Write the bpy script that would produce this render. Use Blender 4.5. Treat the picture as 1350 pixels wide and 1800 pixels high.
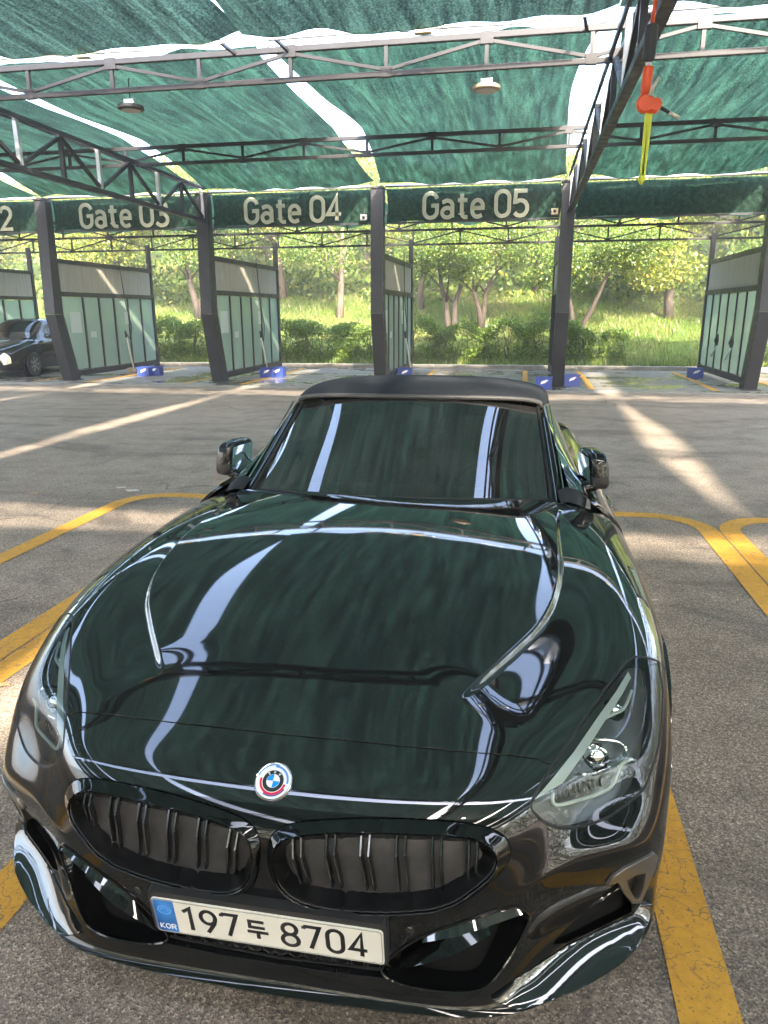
import bpy, bmesh, math, random
import numpy as np
from mathutils import Vector, Matrix, geometry
rng = np.random.default_rng(7)
random.seed(7)
R_ = math.radians
for o in list(bpy.data.objects): bpy.data.objects.remove(o)
scene = bpy.context.scene
COL = scene.collection

# ------------------------------------------------------------------ camera
CAM = np.array([0.489, -1.196, 1.623])
PITCH, YAW, ROLL, FPX = R_(15.38), R_(10.53), R_(-0.24), 1277.6
_cy, _sy = math.cos(YAW), math.sin(YAW)
FW = np.array([-_sy*math.cos(PITCH), _cy*math.cos(PITCH), -math.sin(PITCH)])
RT = np.array([_cy, _sy, 0.0]); UP = np.cross(RT, FW)
RT, UP = math.cos(ROLL)*RT+math.sin(ROLL)*UP, -math.sin(ROLL)*RT+math.cos(ROLL)*UP
cam_d = bpy.data.cameras.new('camera'); cam_o = bpy.data.objects.new('camera', cam_d); COL.objects.link(cam_o)
cam_o.matrix_world = Matrix(((RT[0], UP[0], -FW[0], CAM[0]), (RT[1], UP[1], -FW[1], CAM[1]), (RT[2], UP[2], -FW[2], CAM[2]), (0, 0, 0, 1)))
cam_d.sensor_fit = 'VERTICAL'; cam_d.sensor_height = 36; cam_d.lens = FPX/1800*36
cam_d.clip_start = .05; cam_d.clip_end = 3000
scene.camera = cam_o
# ------------------------------------------------------------------ sky, sun, exposure
SUN_TRAVEL = Vector((-2.85, 5.8, -4.5)).normalized()
world = bpy.data.worlds.new('World'); scene.world = world; world.use_nodes = True
wn = world.node_tree.nodes; wl = world.node_tree.links
sky = wn.new('ShaderNodeTexSky'); sky.sky_type = 'NISHITA'; sky.sun_disc = False
sky.sun_elevation = math.asin(-SUN_TRAVEL.z); sky.sun_rotation = math.atan2(-SUN_TRAVEL.x, -SUN_TRAVEL.y)
sky.air_density = 1.0; sky.dust_density = 3.0; sky.ozone_density = 1.0
wn['Background'].inputs['Strength'].default_value = 0.15
wl.new(sky.outputs[0], wn['Background'].inputs['Color'])
sun_d = bpy.data.lights.new('sun', 'SUN'); sun_d.energy = 2.0; sun_d.angle = R_(1.6); sun_d.color = (1, .88, .72)
sun_o = bpy.data.objects.new('sun', sun_d); COL.objects.link(sun_o)
sun_o.rotation_euler = SUN_TRAVEL.to_track_quat('-Z', 'Y').to_euler(); sun_o.location = (15, -30, 25)
vs = scene.view_settings; vs.view_transform = 'Standard'; vs.look = 'None'; vs.exposure = 3.9; vs.gamma = 1; vs.use_curve_mapping = False

# ------------------------------------------------------------------ pixel helpers (photo pixels 1350 x 1800)
def pray(px, py): return FW+RT*((px-675)/FPX)-UP*((py-900)/FPX)
def at(px, py, **k):
    d = pray(px, py); a = list(k)[0]; i = 'xyz'.index(a); return CAM+d*((k[a]-CAM[i])/d[i])
def proj(P):
    d = np.asarray(P, float)-CAM; w = d@FW
    return np.stack([675+FPX*(d@RT)/w, 900-FPX*(d@UP)/w], -1)

# ------------------------------------------------------------------ object helpers
def tag(o, label=None, cat=None, group=None, kind=None):
    if label: o['label'] = label
    if cat: o['category'] = cat
    if group: o['group'] = group
    if kind: o['kind'] = kind
    return o
def thing(name, label, cat, loc=(0, 0, 0), rz=0, group=None):
    o = bpy.data.objects.new(name, None); COL.objects.link(o); o.empty_display_size = .1
    o.location = loc; o.rotation_euler = (0, 0, rz)
    return tag(o, label, cat, group)
def mesh_obj(name, me, mat, parent=None):
    o = bpy.data.objects.new(name, me); COL.objects.link(o)
    if mat is not None and not me.materials: me.materials.append(mat)
    if parent is not None: o.parent = parent
    return o
def copy_tree(o, parent=None):
    c = o.copy(); COL.objects.link(c); c.parent = parent
    for ch in list(o.children): copy_tree(ch, c)
    return c
class MB:
    """collects polygons, builds one mesh object"""
    def __init__(s): s.v = []; s.f = []
    def add(s, vs, fs):
        n = len(s.v); s.v += [tuple(map(float, v)) for v in vs]; s.f += [tuple(i+n for i in f) for f in fs]; return s
    def box(s, a, b):
        x0, y0, z0 = a; x1, y1, z1 = b
        return s.add([(x0, y0, z0), (x1, y0, z0), (x1, y1, z0), (x0, y1, z0), (x0, y0, z1), (x1, y0, z1), (x1, y1, z1), (x0, y1, z1)],
                     [(0, 3, 2, 1), (4, 5, 6, 7), (0, 1, 5, 4), (1, 2, 6, 5), (2, 3, 7, 6), (3, 0, 4, 7)])
    def bar(s, p, q, w, h=None, up=(0, 0, 1)):
        """rectangular bar between two points"""
        h = h or w; p = Vector(p); q = Vector(q); d = (q-p).normalized(); up = Vector(up)
        if abs(d.dot(up)) > .98: up = Vector((0, 1, 0))
        a = d.cross(up).normalized(); b = a.cross(d)
        vs = [c+a*(sx*w/2)+b*(sz*h/2) for c in (p, q) for sx, sz in ((-1, -1), (1, -1), (1, 1), (-1, 1))]
        return s.add(vs, [(0, 1, 2, 3), (7, 6, 5, 4), (0, 4, 5, 1), (1, 5, 6, 2), (2, 6, 7, 3), (3, 7, 4, 0)])
    def tube(s, pts, r, n=8, cap=True):
        pts = [Vector(p) for p in pts]; rr = r if hasattr(r, '__len__') else [r]*len(pts)
        base = len(s.v); prev = None
        for i, p in enumerate(pts):
            t = (pts[min(i+1, len(pts)-1)]-pts[max(i-1, 0)]).normalized()
            if prev is None: a = t.orthogonal().normalized()
            else:
                a = prev-t*prev.dot(t)
                a = a.normalized() if a.length > 1e-6 else t.orthogonal().normalized()
            prev = a; b = t.cross(a)
            for k in range(n):
                an = 2*math.pi*k/n; s.v.append(tuple(p+(a*math.cos(an)+b*math.sin(an))*rr[i]))
        for i in range(len(pts)-1):
            for k in range(n):
                k2 = (k+1) % n; s.f.append((base+i*n+k, base+i*n+k2, base+(i+1)*n+k2, base+(i+1)*n+k))
        if cap:
            s.f.append(tuple(base+k for k in reversed(range(n)))); e = base+(len(pts)-1)*n; s.f.append(tuple(e+k for k in range(n)))
        return s
    def lathe(s, prof, n=32, axis='z', c=(0, 0, 0)):
        base = len(s.v); m = len(prof)
        for k in range(n):
            a = 2*math.pi*k/n; ca, sa = math.cos(a), math.sin(a)
            for r, h in prof:
                p = {'z': (r*ca, r*sa, h), 'x': (h, r*ca, r*sa), 'y': (r*sa, h, r*ca)}[axis]
                s.v.append((p[0]+c[0], p[1]+c[1], p[2]+c[2]))
        for k in range(n):
            k2 = (k+1) % n
            for j in range(m-1): s.f.append((base+k*m+j, base+k2*m+j, base+k2*m+j+1, base+k*m+j+1))
        return s
    def prism(s, poly, fn, d0, d1):
        """polygon in 2D mapped by fn(a,b,depth) and given thickness"""
        n = len(poly); vs = [fn(a, b, d0) for a, b in poly]+[fn(a, b, d1) for a, b in poly]
        return s.add(vs, [tuple(range(n)), tuple(range(2*n-1, n-1, -1))]+[(i, i+n, (i+1) % n+n, (i+1) % n) for i in range(n)])
    def grid(s, P):
        P = np.asarray(P); a, b = P.shape[:2]; base = len(s.v); s.v += [tuple(map(float, q)) for q in P.reshape(-1, 3)]
        for i in range(a-1):
            for j in range(b-1): s.f.append((base+i*b+j, base+i*b+j+1, base+(i+1)*b+j+1, base+(i+1)*b+j))
        return s
    def mesh(s, name, smooth=False, bevel=0, fix=False):
        me = bpy.data.meshes.new(name); me.from_pydata(s.v, [], s.f)
        if bevel or fix:
            bm = bmesh.new(); bm.from_mesh(me)
            if fix: bmesh.ops.recalc_face_normals(bm, faces=bm.faces)
            if bevel: bmesh.ops.bevel(bm, geom=list(bm.edges), offset=bevel, segments=2, affect='EDGES', profile=.7, clamp_overlap=True)
            bm.to_mesh(me); bm.free()
        if smooth: me.shade_smooth()
        me.update(); return me
    def build(s, name, mat, parent=None, smooth=False, bevel=0, fix=False):
        return mesh_obj(name, s.mesh(name, smooth, bevel, fix), mat, parent)
def smooth_by_angle(me, deg=35):
    me.shade_smooth()
    try: me.set_sharp_from_angle(angle=R_(deg))
    except Exception: pass
    return me

# ------------------------------------------------------------------ materials
MATS = {}
def mat(name, color=(.5, .5, .5), rough=.5, metal=0, ior=1.5, coat=0, coat_rough=.03, spec=.5, trans=0, alpha=1, emit=None):
    m = bpy.data.materials.new(name); m.use_nodes = True; b = m.node_tree.nodes['Principled BSDF']
    b.inputs['Base Color'].default_value = (*color, 1); b.inputs['Roughness'].default_value = rough; b.inputs['Metallic'].default_value = metal
    b.inputs['IOR'].default_value = ior; b.inputs['Coat Weight'].default_value = coat; b.inputs['Coat Roughness'].default_value = coat_rough
    b.inputs['Specular IOR Level'].default_value = spec; b.inputs['Transmission Weight'].default_value = trans; b.inputs['Alpha'].default_value = alpha
    MATS[name] = m; return m
class NT:
    def __init__(s, m): s.t = m.node_tree; s.n = s.t.nodes; s.l = s.t.links; s.b = s.n.get('Principled BSDF'); s.out = s.n.get('Material Output')
    def new(s, typ, **k):
        n = s.n.new('ShaderNode'+typ)
        for a, v in k.items():
            if a.startswith('i_'):
                key = a[2:]; key = int(key) if key.isdigit() else key.replace('_', ' ')
                n.inputs[key].default_value = v
            else: setattr(n, a, v)
        return n
    def link(s, a, b): s.l.new(a, b)
    def coord(s, kind='Object', scale=(1, 1, 1), rot=(0, 0, 0)):
        c = s.new('TexCoord'); m = s.new('Mapping'); m.inputs['Scale'].default_value = scale; m.inputs['Rotation'].default_value = rot
        s.link(c.outputs[kind], m.inputs['Vector']); return m.outputs['Vector']
    def noise(s, vec, scale, detail=4, rough=.55, dist=0):
        n = s.new('TexNoise'); n.inputs['Scale'].default_value = scale; n.inputs['Detail'].default_value = detail; n.inputs['Roughness'].default_value = rough; n.inputs['Distortion'].default_value = dist
        if vec is not None: s.link(vec, n.inputs['Vector'])
        return n.outputs['Fac']
    def vor(s, vec, scale, feature='F1', out='Distance', rnd=1):
        n = s.new('TexVoronoi'); n.feature = feature; n.inputs['Scale'].default_value = scale; n.inputs['Randomness'].default_value = rnd
        if vec is not None: s.link(vec, n.inputs['Vector'])
        return n.outputs[out]
    def ramp(s, fac, stops, interp='LINEAR'):
        r = s.new('ValToRGB'); r.color_ramp.interpolation = interp; e = r.color_ramp.elements
        while len(e) < len(stops): e.new(.5)
        for el, (p, c) in zip(e, stops): el.position = p; el.color = (*c, 1) if hasattr(c, '__len__') else (c, c, c, 1)
        s.link(fac, r.inputs['Fac']); return r.outputs['Color']
    def mix(s, fac, a, b, blend='MIX'):
        m = s.new('MixRGB', blend_type=blend)
        for inp, v in ((m.inputs[0], fac), (m.inputs[1], a), (m.inputs[2], b)):
            if hasattr(v, 'links') or hasattr(v, 'is_linked'): s.link(v, inp)
            elif hasattr(v, '__len__'): inp.default_value = (*v, 1) if len(v) == 3 else v
            else: inp.default_value = v if inp.type == 'VALUE' else (v, v, v, 1)
        return m.outputs[0]
    def math(s, op, a, b=0, c=None):
        m = s.new('Math', operation=op)
        for inp, v in zip(m.inputs, (a, b, c)):
            if v is None: continue
            if hasattr(v, 'is_linked'): s.link(v, inp)
            else: inp.default_value = v
        return m.outputs[0]
    def bump(s, h, strength=.5, dist=.01):
        b = s.new('Bump'); b.inputs['Strength'].default_value = strength; b.inputs['Distance'].default_value = dist
        s.link(h, b.inputs['Height']); s.link(b.outputs[0], s.b.inputs['Normal']); return b.outputs[0]
    def col(s, c): s.link(c, s.b.inputs['Base Color'])
    def rough(s, c): s.link(c, s.b.inputs['Roughness'])
# ---- stroke lettering
def strokes(paths, fn, w, d0, d1, mb=None):
    """flat ribbons of width w along 2D polylines, mapped into space by fn(a, b, depth)"""
    mb = mb or MB()
    for ip, P in enumerate(paths):
        d1 = d1+(d1-d0)*.06 if ip else d1
        P = [Vector(p) for p in P]; L = []; Rr = []
        n = len(P); closed = (P[0]-P[-1]).length < 1e-6
        for i in range(n):
            a = P[i-1] if i > 0 else (P[-2] if closed else None); b = P[i+1] if i < n-1 else (P[1] if closed else None)
            d1_ = (P[i]-a).normalized() if a is not None else None; d2_ = (b-P[i]).normalized() if b is not None else None
            if d1_ is None: t = d2_; k = 1
            elif d2_ is None: t = d1_; k = 1
            else:
                t = (d1_+d2_); t = t.normalized() if t.length > 1e-6 else d1_; k = 1/max(.5, t.dot(d1_))
            nn = Vector((-t.y, t.x))*(w/2*k); L.append(P[i]+nn); Rr.append(P[i]-nn)
        b0 = len(mb.v)
        for q in L+Rr: mb.v.append(tuple(fn(q.x, q.y, d1)))
        for q in L+Rr: mb.v.append(tuple(fn(q.x, q.y, d0)))
        for i in range(n-1):
            mb.f += [(b0+i, b0+n+i, b0+n+i+1, b0+i+1), (b0+2*n+i, b0+i, b0+i+1, b0+2*n+i+1), (b0+n+i, b0+3*n+i, b0+3*n+i+1, b0+n+i+1)]
        mb.f += [(b0, b0+2*n, b0+3*n, b0+n), (b0+n-1, b0+2*n-1, b0+4*n-1, b0+3*n-1)]
    return mb
def arc(cx, cy, rx, ry, a0, a1, n=10): return [(cx+rx*math.cos(R_(a0+(a1-a0)*k/n)), cy+ry*math.sin(R_(a0+(a1-a0)*k/n))) for k in range(n+1)]
GL = {  # glyphs in a box 0..0.6 x 0..1
 '0': [arc(.3, .72, .26, .26, 0, 180)+arc(.3, .28, .26, .26, 180, 360)+[(.56, .72)]],
 '1': [[(.08, .80), (.34, .98), (.34, .02)]],
 '2': [arc(.3, .71, .26, .27, 170, -30)+[(.05, .03), (.58, .03)]],
 '3': [arc(.28, .74, .25, .24, 150, -90)+[(.2, .5)], [(.28, .5)]+arc(.28, .26, .28, .25, 90, -150)],
 '4': [[(.42, .02), (.42, .98), (.03, .28), (.60, .28)]],
 '5': [[(.54, .97), (.10, .97), (.07, .55)]+arc(.29, .31, .27, .30, 125, -145)],
 '7': [[(.03, .97), (.56, .97), (.22, .02)], [(.03, .97), (.03, .86)]],
 '8': [arc(.3, .74, .24, .23, -90, 270, 20), arc(.3, .26, .28, .25, 90, 450, 20)],
 '9': [arc(.3, .69, .26, .28, 0, 360, 20), [(.56, .69), (.50, .45), (.22, .02)]],
 'G': [arc(.3, .72, .27, .26, 10, 180)+arc(.3, .28, .27, .26, 180, 360)+[(.57, .50), (.33, .50)]],
 'a': [[(.06, .62)]+arc(.27, .48, .22, .20, 130, 0)+[(.49, .02)], arc(.27, .21, .21, .19, 0, 360, 18)],
 't': [[(.20, .92), (.20, .18)]+arc(.36, .18, .16, .16, 180, 270, 5)+[(.44, .02)], [(.03, .68), (.42, .68)]],
 'e': [[(.07, .36), (.50, .36)]+arc(.285, .42, .22, .25, 0, 180)+arc(.285, .26, .22, .24, 180, 300)+[(.47, .08)]],
 'K': [[(.08, 1), (.08, 0)], [(.52, 1), (.10, .48), (.54, 0)]], 'O': [arc(.3, .5, .26, .47, 0, 360, 20)],
 'R': [[(.08, 0), (.08, .97), (.32, .97)]+arc(.32, .72, .22, .25, 90, -90, 8)+[(.1, .47)], [(.3, .47), (.55, 0)]],
 'B': [[(.08, .03), (.08, .97), (.3, .97)]+arc(.3, .74, .2, .23, 90, -90, 6)+[(.1, .51)], [(.3, .51)]+arc(.3, .27, .24, .24, 90, -90, 6)+[(.08, .03)]],
 'M': [[(.04, 0), (.08, 1), (.32, .3), (.56, 1), (.60, 0)]], 'W': [[(.0, 1), (.16, 0), (.32, .75), (.48, 0), (.64, 1)]],
 'du': [[(.80, .95), (.14, .95), (.14, .62), (.82, .62)], [(0, .36), (.95, .36)], [(.48, .36), (.48, .0)]],
}
def glyph(ch, x, y, sx, sy): return [[(x+a*sx, y+b*sy) for a, b in p] for p in GL[ch]]
# ================================================================== THE SETTING
XK = [-18.36+3.93*k for k in range(12)]                # column lines; XK[2..6] = -10.5, -6.57, -2.64, 1.29, 5.22
YC = 15.1                                              # gate front
# ---- materials of the place
asphalt = mat('asphalt', (.1, .1, .1), .85, spec=.35)
n = NT(asphalt); v = n.coord('Object')
stone = n.vor(v, 190, 'F1', 'Color'); sv = n.new('SeparateColor'); n.link(stone, sv.inputs[0])
big = n.noise(v, .35, 5, .6); mid = n.noise(v, 3.1, 5, .65); fine = n.noise(v, 60, 3, .6); oil = n.noise(v, 1.3, 6, .7, .6)
base = n.ramp(big, [(.3, (.290, .236, .184)), (.7, (.375, .308, .244))])
agg = n.ramp(sv.outputs[0], [(.0, .42), (.45, .80), (.80, 1.05), (1., 1.75)])
c = n.mix(1, base, agg, 'MULTIPLY')
c = n.mix(1, c, n.ramp(fine, [(.3, .70), (.7, 1.22)]), 'MULTIPLY')
c = n.mix(1, c, n.ramp(mid, [(.28, .72), (.55, 1.0), (.8, 1.1)]), 'MULTIPLY')
stain = n.mix(1, n.ramp(oil, [(.30, .42), (.40, .86), (.47, 1.0)]), n.ramp(n.noise(n.coord('Object', (.35, 1.1, 1)), .9, 5, .62, .8), [(.34, .62), (.46, .95), (.55, 1.06)]), 'MULTIPLY')
c = n.mix(1, c, stain, 'MULTIPLY')
crk = n.new('TexVoronoi'); crk.feature = 'DISTANCE_TO_EDGE'; crk.inputs['Scale'].default_value = .42
wv = n.new('VectorMath', operation='ADD'); nz = n.new('TexNoise'); nz.inputs['Scale'].default_value = 1.6; nz.inputs['Detail'].default_value = 6; n.link(v, nz.inputs['Vector']); n.link(v, wv.inputs[0]); n.link(nz.outputs['Color'], wv.inputs[1]); n.link(wv.outputs[0], crk.inputs['Vector'])
crack = n.ramp(crk.outputs['Distance'], [(.0, .25), (.004, .45), (.009, 1.)])
gate_ = n.ramp(n.noise(v, .22, 2), [(.50, 1.), (.58, 0.)]); crack = n.mix(gate_, crack, (1, 1, 1))
c = n.mix(1, c, crack, 'MULTIPLY'); n.col(c)
hgt = n.mix(.5, n.vor(v, 190), fine); n.bump(hgt, .75, .006)
n.rough(n.ramp(oil, [(.3, .6), (.45, .88)]))
concrete = mat('wet_concrete', (.3, .3, .28), .6)
n = NT(concrete); v = n.coord('Object'); a = n.noise(v, .6, 5, .6); b = n.noise(v, 5, 5, .6); cgr = n.noise(v, 90, 2)
n.col(n.mix(1, n.mix(1, n.ramp(a, [(.32, (.12, .112, .098)), (.66, (.235, .22, .195))]), n.ramp(b, [(.3, .78), (.7, 1.08)]), 'MULTIPLY'), n.ramp(cgr, [(.3, .88), (.7, 1.08)]), 'MULTIPLY'))
n.rough(n.ramp(a, [(.40, .04), (.54, .55)])); n.bump(n.mix(.5, b, cgr), .12, .01)
kerbm = mat('kerb_concrete', (.42, .39, .34), .85); n = NT(kerbm); v = n.coord('Object'); n.col(n.ramp(n.noise(v, 6, 5), [(.3, (.18, .165, .14)), (.7, (.32, .30, .26))])); n.bump(n.noise(v, 80, 3), .3, .01)
def worn_paint(name, c0, c1):
    m = mat(name, c0, .7, spec=.3); n = NT(m); v = n.coord('Object')
    f = n.noise(v, 26, 5, .7); g = n.noise(v, 2.2, 4, .6); wn_ = n.new('TexNoise'); wn_.inputs['Scale'].default_value = 9; wn_.inputs['Detail'].default_value = 5; n.link(v, wn_.inputs['Vector']); wa = n.new('VectorMath', operation='MULTIPLY_ADD'); n.link(wn_.outputs['Color'], wa.inputs[0]); wa.inputs[1].default_value = (.22, .22, .22); n.link(v, wa.inputs[2]); ck = n.vor(wa.outputs[0], 7.5, 'DISTANCE_TO_EDGE')
    sp = n.vor(v, 190, 'F1', 'Color'); ss = n.new('SeparateColor'); n.link(sp, ss.inputs[0])
    col = n.mix(n.ramp(g, [(.3, 0), (.7, 1)]), c0, c1); wear = n.ramp(n.mix(.45, f, g), [(.30, 1), (.40, 0)])
    cr = n.ramp(ck, [(0, .9), (.010, .5), (.022, 0)]); gate = n.ramp(n.noise(v, 1.1, 3), [(.42, 0), (.56, 1)])
    crk = n.mix(1, cr, gate, 'MULTIPLY'); w2 = n.mix(1, n.mix(1, wear, crk, 'LIGHTEN'), n.ramp(ss.outputs[0], [(.93, 0), (.97, .55)]), 'LIGHTEN')
    n.col(n.mix(w2, n.mix(1, col, n.ramp(f, [(.3, .82), (.7, 1.08)]), 'MULTIPLY'), (.10, .09, .075))); n.bump(n.mix(.5, f, n.vor(v, 190)), .45, .004); return m
yellow = worn_paint('yellow_road_paint', (.66, .34, .040), (.56, .285, .035))
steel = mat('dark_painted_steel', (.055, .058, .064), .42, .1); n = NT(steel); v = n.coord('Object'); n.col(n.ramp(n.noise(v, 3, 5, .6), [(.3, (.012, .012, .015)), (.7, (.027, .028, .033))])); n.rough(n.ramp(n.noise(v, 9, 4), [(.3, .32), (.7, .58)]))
shaded_steel = mat('shaded_truss_steel', (.01, .01, .012), .5, .1); n = NT(shaded_steel); v = n.coord('Object'); n.col(n.ramp(n.noise(v, 3, 5, .6), [(.3, (.0065, .0060, .0070)), (.7, (.0150, .0145, .0165))]))  # column steel darkened in colour to stand for the canopy's shade
alum = mat('aluminium', (.55, .56, .57), .35, .85)
rust = mat('weathered_tan', (.34, .27, .19), .6)
def net_mat(name, col, transp, streak=(1, 1, 1)):
    m = bpy.data.materials.new(name); m.use_nodes = True; n = NT(m); n.n.remove(n.b)
    v = n.coord('Object', (1, 1, 1)); vs_ = n.coord('Object', (10.5, .65, 10.5)); vf = n.coord('Object', (48, 30, 48))
    st = n.noise(vs_, 1, 5, .65, .12); fn = n.noise(vf, 1, 3, .7); fold = n.noise(v, .8, 3, .5)
    k = n.mix(.52, st, fn); k2 = n.ramp(k, [(.38, .18), (.5, .9), (.60, 2.2)])
    cc = n.mix(1, col, k2, 'MULTIPLY'); cc = n.mix(1, cc, n.ramp(fold, [(.3, .8), (.7, 1.15)]), 'MULTIPLY')
    d = n.new('BsdfDiffuse'); t = n.new('BsdfTranslucent'); n.link(cc, d.inputs[0]); n.link(cc, t.inputs[0])
    ms = n.new('MixShader'); ms.inputs[0].default_value = .55; n.link(d.outputs[0], ms.inputs[1]); n.link(t.outputs[0], ms.inputs[2])
    tr = n.new('BsdfTransparent'); mx = n.new('MixShader'); fac = n.math('MULTIPLY', n.ramp(fn, [(.42, .15), (.75, 2.0)]), transp)
    n.link(fac, mx.inputs[0]); n.link(ms.outputs[0], mx.inputs[1]); n.link(tr.outputs[0], mx.inputs[2]); n.link(mx.outputs[0], n.out.inputs['Surface']); return m
net_m = net_mat('green_shade_net', (.0145, .0405, .0270), .011)
near_net_m = net_mat('dark_shade_net', (.0155, .0330, .0265), .006)
sign_net_m = net_mat('dark_green_net', (.022, .048, .034), .02)

def sheet(name, poly, z, m, kind='structure'):
    o = MB().add([(x, y, z) for x, y in poly], [tuple(range(len(poly)))]).build(name, m); return tag(o, kind=kind)
ground = sheet('asphalt_ground', [(-400, -400), (400, -400), (400, 400), (-400, 400)], 0, asphalt)
pad = MB().box((-26, 14.75, -.05), (16, 20.35, .018)).build('concrete_pad', concrete, bevel=.006); tag(pad, kind='structure')
gut = MB().box((-26, 14.52, -.02), (16, 14.745, .006)).build('gutter', kerbm); tag(gut, kind='structure')
for k in range(21):
    x = -26+2.0*k; o = MB().box((x+.004, 20.36, -.05), (x+1.994, 20.58, .13)).build('kerb', kerbm, bevel=.012); tag(o, kind='structure')
# grass bank
grass_m = mat('grass', (.1, .2, .03), .9, spec=.2); n = NT(grass_m); v = n.coord('Object')
n.col(n.mix(n.ramp(n.noise(v, .7, 4), [(.40, 0), (.62, 1)]), n.ramp(n.noise(v, 9, 5, .7), [(.3, (.055, .10, .014)), (.7, (.155, .225, .036))]), n.ramp(n.noise(v, 12, 4), [(.3, (.10, .12, .028)), (.7, (.22, .195, .07))]))); n.bump(n.noise(v, 30, 4, .8), 1, .08)
def bank_z(x, y):
    t = np.clip(y-20.6, 0, None); return .10+.02*np.minimum(t, 2)+.27*np.clip(t-1.6, 0, 12)+.42*np.clip(t-13.6, 0, 7)+.12*np.sin(x*.6+1)*np.clip(t/6, 0, 1)+.06*np.sin(x*1.9+y*1.3)*np.clip(t/4, 0, 1)
gx, gy = np.meshgrid(np.linspace(-70, 60, 110), np.r_[20.585, np.linspace(20.7, 40, 60), np.linspace(41, 110, 30)])
bank = MB().grid(np.stack([gx, gy, bank_z(gx, gy)], -1)).build('grass_bank', grass_m, smooth=True); tag(bank, kind='structure')

# ---- yellow bay markings: rounded U outlines, two per divider
def band_path(P, w):
    P = [Vector(p) for p in P]; L = []; Rr = []
    for i, p in enumerate(P):
        t = (P[min(i+1, len(P)-1)]-P[max(i-1, 0)]).normalized(); nn = Vector((-t.y, t.x))*(w/2); L.append(p+nn); Rr.append(p-nn)
    return L, Rr
def line_obj(P, w, z, name='yellow_line'):
    L, Rr = band_path(P, w); m = len(P); mb = MB(); mb.add([(q.x, q.y, z) for q in L+Rr], [(i, m+i, m+i+1, i+1) for i in range(m-1)][::1])
    mb.f = [tuple(reversed(f)) for f in mb.f]
    o = mb.build(name, yellow, fix=True); return tag(o, kind='structure')
def ushape(xa, xb, ytop=4.86, r=.40):
    P = [(xa, -9.)]+[(xa, y) for y in np.arange(-8, ytop-r, .5)]
    P += [(xa+r-r*math.cos(a), ytop-r+r*math.sin(a)) for a in np.linspace(0, math.pi/2, 9)]+[(xb-r+r*math.sin(a), ytop-r+r*math.cos(a)) for a in np.linspace(0, math.pi/2, 9)]
    P += [(xb, y) for y in np.arange(ytop-r-.5, -8, -.5)]+[(xb, -9.)]; return P
for k in range(-3, 3):
    off = k*3.93+(-.03 if k < 0 else 0)
    line_obj(ushape(1.0+off, 1.955+off), .148, .004); line_obj(ushape(2.115+off, 3.05+off), .148, .004)
for xk in XK[1:8]:
    for dx in (.75, 3.25): line_obj([(xk+dx-.05, 14.95), (xk+dx+.0, 17), (xk+dx, 19.9)], .13, .023)

# ---- gate columns
def column(k):
    x = XK[k]; names = {2: 'left of the Gate 03 sign', 3: 'between the Gate 03 and Gate 04 signs', 4: 'between the Gate 04 and Gate 05 signs', 5: 'right of the Gate 05 sign'}
    lab = 'dark steel gate column with a bent foot, '+names.get(k, {0: 'far outside on the left', 1: 'at the far left behind the parked sedan', 6: 'at the right edge beside the rightmost glass wall', 7: 'beyond the right edge of the lot'}.get(k, 'at the end of the row'))
    t = thing('gate_column', lab, 'column', (x, YC, 0), 0, 'columns along the gate front')
    w = .135
    def prismyz(P, name, m):
        mb = MB(); nn = len(P); mb.add([(-w, y, z) for y, z in P]+[(w, y, z) for y, z in P], [tuple(range(nn)), tuple(range(2*nn-1, nn-1, -1))]+[(i, (i+1) % nn, (i+1) % nn+nn, i+nn)[::-1] for i in range(nn)]); return mb.build(name, m, t, bevel=.008, fix=True)
    prismyz([(-.24, 1.60), (.10, 1.60), (.12, 4.12), (-.12, 4.12)], 'upper_shaft', steel)
    prismyz([(.16, .018), (.52, .018), (.10, 1.597), (-.24, 1.597)], 'lower_shaft', steel)
    mb = MB().box((-.19, .07, .018), (.19, .55, .034)); mb.build('base_plate', steel, t)
    MB().box((-.15, -.15, 4.122), (.15, .15, 4.16)).build('cap_plate', steel, t)
    return t
for k in range(0, 8): column(k)
# ---- glazed partitions between the wash bays
frost = bpy.data.materials.new('frosted_glass'); frost.use_nodes = True
n = NT(frost); b = n.b; b.inputs['Base Color'].default_value = (.55, .68, .62, 1); b.inputs['Roughness'].default_value = .22
v = n.coord('Object'); n.col(n.ramp(n.noise(v, 1.4, 4), [(.3, (.27, .35, .31)), (.7, (.38, .46, .41))]))
tl = n.new('BsdfTranslucent'); tl.inputs[0].default_value = (.50, .62, .52, 1); tp = n.new('BsdfTransparent'); tp.inputs[0].default_value = (.8, .92, .85, 1); m1 = n.new('MixShader'); m1.inputs[0].default_value = .40; m2 = n.new('MixShader'); m2.inputs[0].default_value = .27
n.link(b.outputs[0], m1.inputs[1]); n.link(tl.outputs[0], m1.inputs[2]); n.link(m1.outputs[0], m2.inputs[1]); n.link(tp.outputs[0], m2.inputs[2]); n.link(m2.outputs[0], n.out.inputs['Surface'])
film = mat('grey_film', (.30, .28, .23), .55); n = NT(film); v = n.coord('Object', (1, 14, 1)); n.col(n.ramp(n.noise(v, 1, 4), [(.3, (.23, .215, .18)), (.7, (.34, .32, .27))]))
paper = mat('paper', (.42, .48, .44), .8)
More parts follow.
